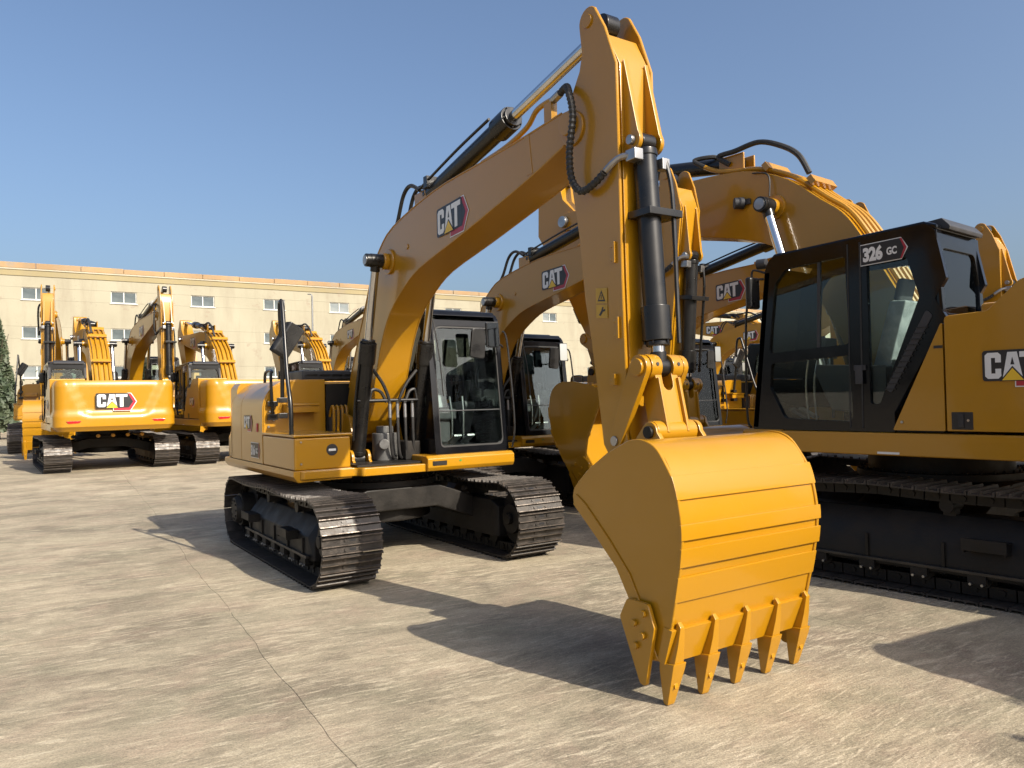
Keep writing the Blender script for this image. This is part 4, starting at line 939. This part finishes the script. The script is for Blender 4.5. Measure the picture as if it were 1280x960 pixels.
# ------------------------------------------------------------------ the larger machine (seen from its left and from behind)
TL = dict(gauge=2.56, xi=1.88, xs=-1.88, r=.45, zc=.485, n=49, shoe=.62)
def make_large(name):
    root = empty(name); yc = -.05
    for s in (-1, 1): make_track(root, s, TL)
    carbody(root, TL, 1.17)
    g = G(); g.prism(rounded([(-2.1, -1.40), (1.42, -1.40), (1.42, 1.42), (-2.1, 1.42)], .06, 3), 1.19, 1.40, 'z'); fr = g.build('upper_frame', [YEL], root, .015, 3)
    g = G(); g.box(-.25, -.05, 1.421, 1.424, 1.205, 1.225); g.build('serial_plate', [WHITE], fr, 0)
    # left panels: wedge under the cab pillar, pump door, hood fairing
    g = G(); g.prism(rounded([(-.195, 1.425), (-.645, 1.425), (-.645, 2.36), (-.63, 2.36)], .012, 2), 1.36, 1.415); wp = g.build('wedge_panel', [YEL], root, .006)
    g = G(); g.box(-.645, -.57, 1.415, 1.419, 2.145, 2.17); g.build('slot', [DBLK], wp, 0)
    g = G(); g.cyl((-.28, 1.415, 1.50), (-.28, 1.425, 1.50), .012, seg=8); g.build('bolt', [STEEL], wp, 0)
    g = G(); g.prism(rounded([(-.66, 1.425), (-.66, 2.42), (-1.0, 2.435), (-1.10, 2.53), (-1.24, 2.66), (-1.36, 2.70), (-1.93, 2.70), (-1.93, 1.425)], [.01, .04, .05, .08, .08, .10, .02, .01], 4), .62, 1.42); pd = g.build('pump_door', [YEL], root, .03, 3, 40)
    g = G(); g.box(-.87, -.70, 1.415, 1.424, 1.44, 1.59); la = g.build('door_latch', [DBLK], pd, .004)
    g = G(); g.box(-.80, -.755, 1.424, 1.436, 1.46, 1.575); g.cyl((-.835, 1.424, 1.52), (-.835, 1.432, 1.52), .014, seg=10, mi=1); g.build('latch_lever', [PLAS, STEEL], la, .003)
    logo(pd, (-.975, 1.421, 1.865), (-1, 0, 0), (0, 0, 1), .215)
    g = G(); g.box(-1.93, -.66, -1.40, .62, 1.42, 2.58); g.build('engine_housing', [YEL], root, .03)
    g = G(); g.box(-.655, .9, -1.40, -.55, 1.42, 2.05); g.build('tank_housing', [YEL], root, .03)
    g = G(); g.box(-1.8, -.9, -1.0, .3, 2.585, 2.64); hd_ = g.build('engine_hood', [PLAS], root, .03)
    g = G(); g.tube([(-.95, -.95, 2.28), (-.95, -.95, 2.62), (-1.1, -.95, 2.70), (-1.6, -.95, 2.70), (-1.75, -.95, 2.60), (-1.75, -.95, 2.28)], .017); g.build('handrail', [BLK], root)
    cw = counterweight(root, -2.85, -1.94, 1.42, 1.19, 2.62)
    logo(cw, (-2.865, .46, 1.86), (0, -1, 0), (0, 0, 1), .36)
    for sg in (-1, 1):
        g = G(); g.prism([(sg * .86, 1.42), (sg * 1.10, 1.42), (sg * 1.14, 1.485), (sg * .80, 1.485)] if sg > 0 else [(sg * .80, 1.485), (sg * 1.14, 1.485), (sg * 1.10, 1.42), (sg * .86, 1.42)], -2.875, -2.82, 'x'); g.build('reflector', [REFL], cw, .004)
    for y in (-.7, -.35, 0, .35):
        g = G(); g.cyl((-2.0, y, 1.02), (-2.1, y, 1.02), .05, seg=10); g.build('drain_plug', [YEL], root, .004)
    # boom with four pipes along its back
    top = [(-.30, 1.75), (-.05, 2.25), (.31, 2.90), (.66, 3.52), (.86, 3.80), (1.11, 4.00), (1.51, 4.32), (1.97, 4.53), (2.40, 4.60), (2.90, 4.63), (4.2, 4.66), (5.30, 4.70)]
    low = [(5.30, 4.42), (4.6, 4.22), (3.8, 4.05), (2.96, 3.89), (2.48, 3.79), (2.07, 3.69), (1.83, 3.60), (1.60, 3.46), (1.30, 3.10), (1.0, 2.55), (.70, 1.98), (.35, 1.60)]
    prof = smoothline(top, 3) + arc(5.42, 4.56, .14, 80, -80, 8) + smoothline(low, 3) + arc(0, 1.6, .2, -10, -190, 6)
    g = G(); g.prism(prof, yc - .26, yc + .26); bm_ = g.build('boom', [YEL], root, .010, 2, 45)
    for sg in (-1, 1):
        g = G(); g.cyl((1.70, yc + sg * .25, 4.02), (1.70, yc + sg * .29, 4.02), .15, seg=28); g.cyl((1.70, yc + sg * .29, 4.02), (1.70, yc + sg * .37, 4.02), .10, seg=24); g.build('pin_boss', [YEL], bm_, .01)
    g = G(); g.cyl((5.42, yc - .33, 4.56), (5.42, yc + .33, 4.56), .09, seg=24); g.build('tip_pin', [STEEL], bm_, .006)
    logo(bm_, (3.95, yc + .263, 4.18), (-1, 0, -.05), (0, 0, 1), .30)
    for k, dy in enumerate((-.20, -.08, .06, .18)):
        pts = [(a - .035, yc + dy, b + .030) for a, b in top[1:9]] + ([(2.6, yc + dy, 4.70), (2.75, yc + dy * 1.1, 4.78)] if k % 2 else [(2.45, yc + dy, 4.66)])
        g = G(); g.tube(pts, .030, 8, 5); pp = g.build('pipe', [PIPEY], bm_)
    for a in ((.47, 3.34), (1.26, 4.22), (1.85, 4.52)):
        g = G(); g.obox((a[0] - .03, yc, a[1] + .035), (.03, 0, .045), (0, .245, 0), (-.03, 0, .018)); g.build('pipe_clamp', [PIPEY], bm_, .004)
    g = G(); g.box(2.20, 2.58, yc - .13, yc - .10, 4.56, 4.86); g.box(2.20, 2.58, yc + .10, yc + .13, 4.56, 4.86); g.build('cylinder_lug', [YEL], bm_, .05, 3)
    g = G(); g.cyl((2.12, yc + .27, 4.16), (2.20, yc + .36, 4.16), .075, .07, seg=18); g.box(2.02, 2.14, yc + .26, yc + .30, 4.13, 4.20); lm = g.build('work_lamp', [PLAS], bm_, .006)
    hose(bm_, 'hose', [(1.98, yc + .28, 4.50), (1.75, yc + .30, 4.42), (1.72, yc + .33, 4.15)], .010)
    for sg in (-1, 1):
        hyd(root, 'boom_cylinder', (.95, yc + sg * .44, 1.50), (1.70, yc + sg * .44, 4.02), .10, .60, .058, 1.2, .26, .095, .085, cap=sg * .05)
        g = G(); g.box(.75, 1.15, yc + sg * .44 - .13, yc + sg * .44 - .10, 1.40, 1.62); g.box(.75, 1.15, yc + sg * .44 + .10, yc + sg * .44 + .13, 1.40, 1.62); g.build('cylinder_bracket', [YEL], root, .03)
    hyd(root, 'stick_cylinder', (2.40, yc, 4.76), (5.72, yc, 5.28), .105, .58, .058, 1.3, .26, .10, .07)
    hose(root, 'hose', [(2.40, yc + .15, 4.74), (2.55, yc + .17, 4.87), (2.30, yc + .17, 4.88), (1.95, yc + .17, 4.90), (1.64, yc + .17, 4.77), (1.42, yc + .17, 4.60), (1.30, yc + .15, 4.36)], .034)
    hose(root, 'hose', [(2.75, yc + .2, 4.78), (2.9, yc + .22, 4.90), (2.7, yc + .1, 4.92), (2.6, yc, 4.88)], .030)
    # stick, bucket gear
    sp = arc(5.74, 5.28, .12, 150, 20, 8) + [(5.98, 5.10), (6.12, 4.94), (6.14, 4.46), (5.95, 4.18), (5.35, 3.2), (4.86, 2.42), (4.60, 2.05)] + arc(4.45, 1.95, .10, 10, -150, 6) + [(4.36, 2.35), (4.58, 2.9), (4.90, 3.55), (5.13, 4.2)] + arc(5.42, 4.56, .22, 190, 130, 5) + [(5.52, 4.95)]
    g = G(); g.prism(sp, yc - .20, yc + .20); st = g.build('stick', [YEL], root, .008, 2, 45)
    g = G(); g.cyl((5.42, yc - .225, 4.56), (5.42, yc + .225, 4.56), .17, seg=28); g.build('boss', [YEL], st, .01)
    for sg in (-1, 1):
        g = G(); g.prism([(5.70, 5.0), (5.98, 4.9), (5.62, 5.33), (5.56, 5.26)], yc + sg * .10 - .02, yc + sg * .10 + .02); g.build('web', [YEL], st, .006)
    hyd(root, 'bucket_cylinder', (5.98, yc, 4.30), (5.10, yc, 2.68), .09, .80, .05, 1.3, .25, .075, .06)
    pv = (4.79, 1.26); ang = R(-22); sc_ = 1.25; to = (4.45, 1.95)
    T = lambda p: rotp(p, pv, ang, sc_, to)
    A_ = T((4.955, 1.985)); make_links(root, yc, (5.10, 2.68), T((5.05, 1.55)), (4.68, 2.38), 1.1)
    make_bucket(root, yc, .62, T, sc_)
    make_cab(root, .45, 1.36, (1.30, 1.0), (1.405, .995), True)
    cabp = [c for c in root.children if c.name.startswith('cab')][-1]
    model_decal(cabp, (.055, 1.363, 2.995), (-1, 0, .035), (0, 0, 1), .140, '326')
    # pillar trim, vents, hinges, beacons on the cab
    g = G(); g.prism(rounded([(-.50, 2.50), (-.55, 2.44), (-.17, 1.76), (-.12, 1.80)], .02, 2), 1.361, 1.372); pt = g.build('vent_panel', [PLAS], cabp, .003)
    for k in range(12):
        t = k / 11; g = G(); g.obox((-.46 + .30 * t - .0, 1.374, 2.34 - .54 * t), (.05, 0, .0), (0, .003, 0), (0, 0, .006)); g.build('slat', [BLK], cabp, 0)
    g = G(); g.tube([(1.34, 1.34, 1.42), (1.36, 1.38, 1.6), (1.34, 1.38, 2.6), (1.24, 1.37, 2.95), (1.14, 1.34, 2.99)], .013); g.build('grab_rail', [BLK], cabp)
    g = G(); g.box(1.22, 1.30, 1.28, 1.46, 2.68, 3.02); mm = g.build('side_mirror', [BLK], root, .03, 3)
    g = G(); g.tube([(1.12, 1.34, 3.05), (1.24, 1.38, 3.09), (1.26, 1.38, 2.98)], .012); g.build('mirror_arm', [BLK], mm)
    g = G(); g.cyl((1.14, 1.28, 3.16), (1.24, 1.30, 3.16), .055, seg=16); g.build('work_lamp', [PLAS], root, .006)
    g = G(); g.box(.95, 1.38, .40, 1.40, 1.40, 1.408); g.build('deck_plate', [YEL], root, 0)
    return root

def dup(src, name, loc, rz, sc=1.0, skip=(), far=None):
    """copy of a machine with copies of its parts and sub-parts"""
    r = empty(name, loc, rz, sc)
    for k in src.keys(): pass
    for ch in src.children:
        b = ch.name.split('.')[0]
        if b in skip: continue
        c = ch.copy(); col.objects.link(c); c.parent = r
        for gc in ch.children:
            b2 = gc.name.split('.')[0]
            if b2 in skip or (far and b2 in ('track_shoe', 'gusset', 'guard_rail', 'bolt', 'slat', 'grease_point', 'roller', 'carrier_roller', 'step_bracket', 'pedal', 'travel_lever', 'door_seal')): continue
            d = gc.copy(); col.objects.link(d); d.parent = c
        if far and b == 'track':
            side = 1 if sum(v[1] for v in [ch.data.vertices[i].co for i in range(0, 40)]) > 0 else -1
            o = put('track_belt', far[0 if side > 0 else 1], c)
    return r

# ------------------------------------------------------------------ setting: yard
HD = R(-56.7); MC = Vector((-1.665, 9.445))
hv = Vector((math.cos(HD), math.sin(HD))); lv = Vector((-hv.y, hv.x))
W2 = lambda x, y: MC + hv * x + lv * y
g = G(); g.box(-700, 700, -120, 1200, -.5, -.005); ground = g.build('ground', [DIRT], None, 0); tag(ground, 'wide worn concrete yard under all the machines', 'ground', kind='structure')
me_far = G(); 
SR = R(-56.7 - 3.5); su = Vector((math.cos(SR), math.sin(SR))); sv = Vector((-su.y, su.x)); SO = W2(1.85, -2.20)
SX, SY = 5.2, 3.95
_ph = {}
def wob(kind, j, t):
    """joint j wanders a few centimetres, the same for the slabs on both sides"""
    if (kind, j) not in _ph: _ph[(kind, j)] = [random.uniform(0, 6.28) for _ in range(4)]
    p = _ph[(kind, j)]
    return .014 * math.sin(t * .55 + p[0]) + .012 * math.sin(t * 1.7 + p[1]) + .008 * math.sin(t * 4.6 + p[2]) + .005 * math.sin(t * 11 + p[3])
def slab_mesh(i, j):
    u0, u1, v0, v1 = i * SX, (i + 1) * SX, j * SY, (j + 1) * SY; cu, cv = (u0 + u1) / 2, (v0 + v1) / 2; ring = []
    jt = lambda: random.uniform(.0004, .0026)
    n = 30
    for k in range(n): t = k / n; u = u0 + (u1 - u0) * t; ring.append((u, v0 + wob('v', j, u) + jt()))
    for k in range(n): t = k / n; v = v0 + (v1 - v0) * t; ring.append((u1 + wob('u', i + 1, v) - jt(), v))
    for k in range(n): t = 1 - k / n; u = u0 + (u1 - u0) * t; ring.append((u, v1 + wob('v', j + 1, u) - jt()))
    for k in range(n): t = 1 - k / n; v = v0 + (v1 - v0) * t; ring.append((u0 + wob('u', i, v) + jt(), v))
    ring = [(u - cu, v - cv) for u, v in ring]
    ins = [(x * (1 - .0012), y * (1 - .0016)) for x, y in ring]
    g = G(); g.loft([[(x, y, -.06) for x, y in ring], [(x, y, -.003) for x, y in ring], [(x, y, 0) for x, y in ins]])
    return g.mesh('slab', [CONC], 0, smooth=0)
for i in range(-9, 3):
    for j in range(-7, 7):
        c = SO + su * ((i + .5) * SX) + sv * ((j + .5) * SY)
        if c.y < -3 or c.length > 52: continue
        o = put('slab', slab_mesh(i, j), ground)
        o.matrix_local = Matrix.Translation((c.x, c.y, random.uniform(-.001, .001) - .001)) @ Matrix.Rotation(SR, 4, 'Z')
# concrete carries on past the separate slabs
def far_sheet(name, pts, z):
    g = G(); g.recalc = False; g.add([(x, y, z) for x, y in pts], [tuple(range(len(pts)))]); return g.build(name, [CONC], ground, smooth=0)
far_sheet('far_concrete', [(-420, 26), (420, 26), (420, 700), (-420, 700)], -.006)
far_sheet('far_concrete', [(14, -60), (420, -60), (420, 26), (14, 26)], -.006)
far_sheet('far_concrete', [(-420, -60), (-16, -60), (-16, 26), (-420, 26)], -.006)

# ------------------------------------------------------------------ factory building behind
wd = Vector((.842, .54)).normalized(); w0 = Vector((-40, 60)); wnr = Vector((wd.y, -wd.x))
bld = empty('factory_building', (w0.x, w0.y, 0), math.atan2(wd.y, wd.x))
tag(bld, 'long cream plastered factory hall with small white windows and a rusty parapet', 'building')
BAY, T0, NB = 6.3, -32.15, 26           # bay joints; windows centred in the bays
ROWS = (10.97, 7.85, 4.72, 1.60); WW, WH = 1.95, .98
g = G(); g.box(T0, T0 + BAY * NB, .22, 14, 0, 13.0); g.build('core', [DBLK], bld, 0)
def shared_box(name, lx, z0, z1, mat, d=.2, bev=.0):
    g = G(); g.box(0, lx - .0008, 0, d, z0 + .004, z1 - .004); return g.mesh(name, [mat], bev, 1)
lv_z = [0]
for z in reversed(ROWS): lv_z += [z - WH / 2, z + WH / 2]
lv_z += [12.35]
cache = {}
def panel(x, lx, z0, z1, mat, dy=0.0):
    k = (round(lx, 3), z0, z1, mat.name)
    if k not in cache: cache[k] = shared_box('wall_panel', lx, z0, z1, mat)
    o = put('wall_panel', cache[k], bld); o.location = (x, dy + .004 * ((int(z0 * 10) % 3) - 1), 0)
gfr = G()
for a, b, c_, d in ((-WW / 2, WW / 2, -WH / 2, -WH / 2 + .07), (-WW / 2, WW / 2, WH / 2 - .07, WH / 2), (-WW / 2, -WW / 2 + .07, -WH / 2 + .07, WH / 2 - .07), (WW / 2 - .07, WW / 2, -WH / 2 + .07, WH / 2 - .07), (-.04, .04, -WH / 2 + .07, WH / 2 - .07)): gfr.box(a, b, -.02, .07, c_, d)
wfm = gfr.mesh('window', [WFR], 0, smooth=0)
gp = G(); gp.box(-WW / 4 + .03, WW / 4 - .03, .03, .04, -WH / 2 + .06, WH / 2 - .06); pm = gp.mesh('pane', [WGL], 0, smooth=0); pm2 = gp.mesh('pane', [WGL2], 0, smooth=0)
gs = G(); gs.box(-WW / 2 - .08, WW / 2 + .08, -.07, .0, -WH / 2 - .07, -WH / 2 - .005); sm_ = gs.mesh('sill', [WFR], 0, smooth=0)
for i in range(NB):
    x0 = T0 + i * BAY; xc = x0 + BAY / 2
    mat = WALL2 if i >= 18 else WALL
    for j in range(len(lv_z) - 1):
        z0, z1 = lv_z[j], lv_z[j + 1]
        if j % 2 == 0: panel(x0, BAY, z0, z1, mat)
        else:
            panel(x0, (BAY - WW) / 2, z0, z1, mat); panel(x0 + (BAY + WW) / 2, (BAY - WW) / 2, z0, z1, mat)
            wz = (z0 + z1) / 2; w = put('window', wfm, bld); w.location = (xc, .10, wz)
            for sx in (-1, 1):
                p = put('pane', pm2 if random.random() < .3 else pm, w); p.location = (sx * WW / 4, random.uniform(-.004, .004), 0); p.rotation_euler = (random.uniform(-.01, .01), 0, random.uniform(-.012, .012))
            if j < 6 or i < 16: s_ = put('sill', sm_, w); s_.location = (0, -.10, 0)
for i in range(NB):
    x0 = T0 + i * BAY
    g = G(); g.box(x0, x0 + BAY - .001, -.06, .3, 12.36, 12.80); g.build('cornice', [OCHRE], bld, 0)
g = G(); g.box(T0, T0 + BAY * NB, -.12, .3, 12.805, 12.93); g.build('parapet_ledge', [WALL2], bld, .02, 1)
for i in range(NB * 2):                 # crumbling cap, stones of slightly uneven height
    x0 = T0 + i * BAY / 2; g = G(); g.box(x0 + .01, x0 + BAY / 2 - .01, -.10 + random.uniform(-.02, .02), .3, 12.935, 13.36 + random.uniform(-.035, .05)); g.build('parapet_cap', [RUST], bld, .03, 1)
for i in (12, 19):
    g = G(); x = T0 + i * BAY + .3; g.cyl((x, -.10, .2), (x, -.10, 12.3), .07, seg=8); g.build('drain_pipe', [WALL2], bld)

# ------------------------------------------------------------------ machines
small = make_small('excavator')
far_small = [belt_object(None, 1, TS), belt_object(None, -1, TS)]
large = make_large('excavator')
far_large = [belt_object(None, 1, TL), belt_object(None, -1, TL)]
def setm(o, x, y, deg, sc=1.0): o.location = (x, y, 0); o.rotation_euler = (0, 0, R(deg)); o.scale = (sc, sc, sc)
setm(small, MC.x, MC.y, -56.7)
tag(small, 'yellow excavator in front with its large bucket resting on the concrete', 'excavator', 'parked excavators')
setm(large, 4.44, 8.04, 128.6)
tag(large, 'excavator at the edge of the picture with 326 on its black cab', 'excavator', 'parked excavators')
ARM = ('stick', 'bucket_cylinder', 'idler_link', 'power_link', 'bucket')
def swing(r, deg, lift=0.0):
    """fold the stick of a copy about the boom tip, bucket with it"""
    M = Matrix.Translation((4.27, 0, 3.84)) @ Matrix.Rotation(R(deg), 4, 'Y') @ Matrix.Translation((-4.27, 0, -3.84))
    for ch in r.children:
        if ch.name.split('.')[0] in ARM: ch.matrix_local = M @ ch.matrix_local
    for ch in r.children:
        if ch.name.split('.')[0] == 'stick_cylinder':
            p0 = Vector((1.55, 0, 3.93)); q = M @ Vector((4.50, 0, 4.53)); d0 = Vector((4.50 - 1.55, 0, .60)); d1 = q - p0
            a = math.atan2(d1.z, d1.x) - math.atan2(d0.z, d0.x); k = d1.length / d0.length
            ch.matrix_local = Matrix.Translation(p0) @ Matrix.Rotation(-a, 4, 'Y') @ Matrix.Translation(-p0) @ ch.matrix_local
    return r
def sm_copy(dx, dy, ddeg, label, sc=1.0, far=None, skip=()):
    p = W2(dx, dy); r = dup(small, 'excavator', (p.x, p.y, 0), R(-56.7 + ddeg), sc, skip, far); tag(r, label, 'excavator', 'parked excavators'); return r
swing(sm_copy(-2.6, 3.0, 3.0, 'excavator parked just behind the front one, its cab beside the front stick'), 8)
swing(sm_copy(-2.45, 6.62, 2.0, 'excavator third in the row, its cab seen past the front bucket cylinder'), 6)
sm_copy(-2.3, 10.35, 2.5, 'excavator fourth in the row, its stick top rising past the black cab', far=far_small)
def far_copy(src, x, y, deg, sc, label, far, skip=()):
    r = dup(src, 'excavator', (x, y, 0), R(deg), sc, skip, far); tag(r, label, 'excavator', 'parked excavators'); return r
far_copy(small, 6.56, 1.98, -64, 1.0, 'excavator standing beside the photographer, seen only by its shadow', far_small)
A = far_copy(large, -12.7, 23.8, 125, (1.08, 1.08, .965), 'excavator turned away, its whole yellow counterweight with big logo facing us', None, ('handrail',))
B = far_copy(large, -9.5, 25.9, 126, (1.08, 1.08, .965), 'excavator turned away between the logo counterweight and the front machine', None)
far_copy(small, -19.7, 33.4, -62, (1.22, 1.22, 1.38), 'far excavator facing us at the picture edge, bucket down beside a track', far_small)
far_copy(small, -16.4, 33.3, -52, (1.25, 1.25, 1.36), 'far excavator whose upright stick rises between two turned-away machines', far_small)
far_copy(large, -6.9, 28.9, 126, 1.0, 'far excavator turned away, only its piped boom showing above the front housing', far_large)
far_copy(small, -8.5, 36.6, -57, (1.3, 1.3, 1.35), 'far excavator with its boom slanting up behind the front boom', far_small)
far_copy(small, 7.5, 30.5, -56, 1.1, 'far excavator whose stick top shows over the third cab', far_small)
far_copy(large, 12.2, 33.0, 130, 1.1, 'far excavator turned away near the bare tree, piped boom arching', far_large)

# ------------------------------------------------------------------ trees, poles
def tree(name, label, x, y, h, rad, kind, n, seed, mat):
    rnd = random.Random(seed); r = empty(name, (x, y, 0)); tag(r, label, 'tree')
    g = G(); tk = h * (.95 if kind == 'cone' else .55); g.tube([(0, 0, -.05), (rnd.uniform(-.1, .1), 0, tk * .5), (rnd.uniform(-.15, .15), rnd.uniform(-.1, .1), tk)], [h * .028 * (1 - .8 * k / 10) for k in range(11)], 8, 5); tr = g.build('trunk', [BARK], r)
    lims = []
    for k in range(14):
        a = rnd.uniform(0, 6.28); z0 = h * rnd.uniform(.25, .6); L = rad * rnd.uniform(.6, 1.0) * (.5 if kind == 'cone' else 1)
        p1 = Vector((math.cos(a) * L, math.sin(a) * L, z0 + (h - z0) * rnd.uniform(.3, .75))); lims.append(p1)
        g = G(); g.tube([(0, 0, z0), (p1.x * .5, p1.y * .5, z0 + (p1.z - z0) * .45), tuple(p1)], [h * .010, h * .008, h * .007, h * .006, h * .005, h * .004, h * .004, h * .003, h * .003, h * .002, h * .002], 5, 5); g.build('limb', [BARK], tr)
    g = G(); g.recalc = False
    for k in range(n):
        if kind == 'cone':
            t = rnd.random() ** .8; z = h * (.06 + .94 * t); rr = rad * (1 - t) ** .8 * (rnd.random() ** .35) + .03; a = rnd.uniform(0, 6.28); rr *= .82 + .3 * math.sin(a * 5 + z * 3.1) * .5
            c = Vector((math.cos(a) * rr, math.sin(a) * rr, z)); s = h * .028 * rnd.uniform(.6, 1.5)
        else:
            l = rnd.choice(lims); c = l + Vector((rnd.gauss(0, 1), rnd.gauss(0, 1), rnd.gauss(0, .8))) * rad * .24; s = h * .020 * rnd.uniform(.6, 1.5)
        u = Vector((rnd.gauss(0, 1), rnd.gauss(0, 1), rnd.gauss(0, 1))).normalized(); v = u.orthogonal().normalized()
        g.add([c - u * s, c + v * s * .5, c + u * s, c - v * s * .5], [(0, 1, 2, 3)])
    g.build('crown', [mat], r, smooth=0); return r
def ray_xy(px, Z): return ((px - 640) / FPX * Z, Z)
x, y = ray_xy(-5, 46); tree('conifer', 'tall dark conifer at the picture edge before the factory', x, y, 7.3, 1.45, 'cone', 9000, 3, LEAF)
x, y = ray_xy(78, 52); tree('shrub_tree', 'small dark bush top behind the turned-away cab', x, y, 4.6, 1.2, 'round', 2600, 5, LEAF)
x, y = ray_xy(399, 62); tree('conifer', 'thin pointed conifer tip beside the light pole', x, y, 5.9, .7, 'cone', 1800, 6, LEAF)
x, y = ray_xy(408, 62); tree('conifer', 'second thin conifer tip, nearer the slanting far boom', x, y, 5.7, .7, 'cone', 1800, 8, LEAF)
x, y = ray_xy(437, 46); tree('evergreen_tree', 'dark round tree behind the slanting far boom', x, y, 4.6, 1.5, 'round', 5000, 9, LEAF)
x, y = ray_xy(914, 52); tree('bare_tree', 'brownish half bare tree in front of the pale wall', x, y, 5.6, 2.0, 'round', 2600, 10, LEAF2)
x, y = ray_xy(941, 48); tree('evergreen_tree', 'dark green tree close to the black cab front', x, y, 4.2, 1.5, 'round', 5000, 12, LEAF)
def pole(label, px, Z, h):
    x, y = ray_xy(px, Z); r = empty('light_pole', (x, y, 0)); tag(r, label, 'pole', 'yard poles')
    g = G(); g.cyl((0, 0, 0), (0, 0, h), .09, .05, seg=10); g.cyl((0, 0, 0), (0, 0, .3), .16, .14, seg=10); g.build('post', [STEEL], r)
    g = G(); g.tube([(0, 0, h - .02), (-.08, 0, h + .10), (-.3, 0, h + .12)], .035); g.build('bracket', [STEEL], r)
pole('tall thin steel pole standing before the factory above the front housing', 392, 52, 9.0)
pole('steel pole before the pale wall, past the third cab', 903, 58, 7.5)
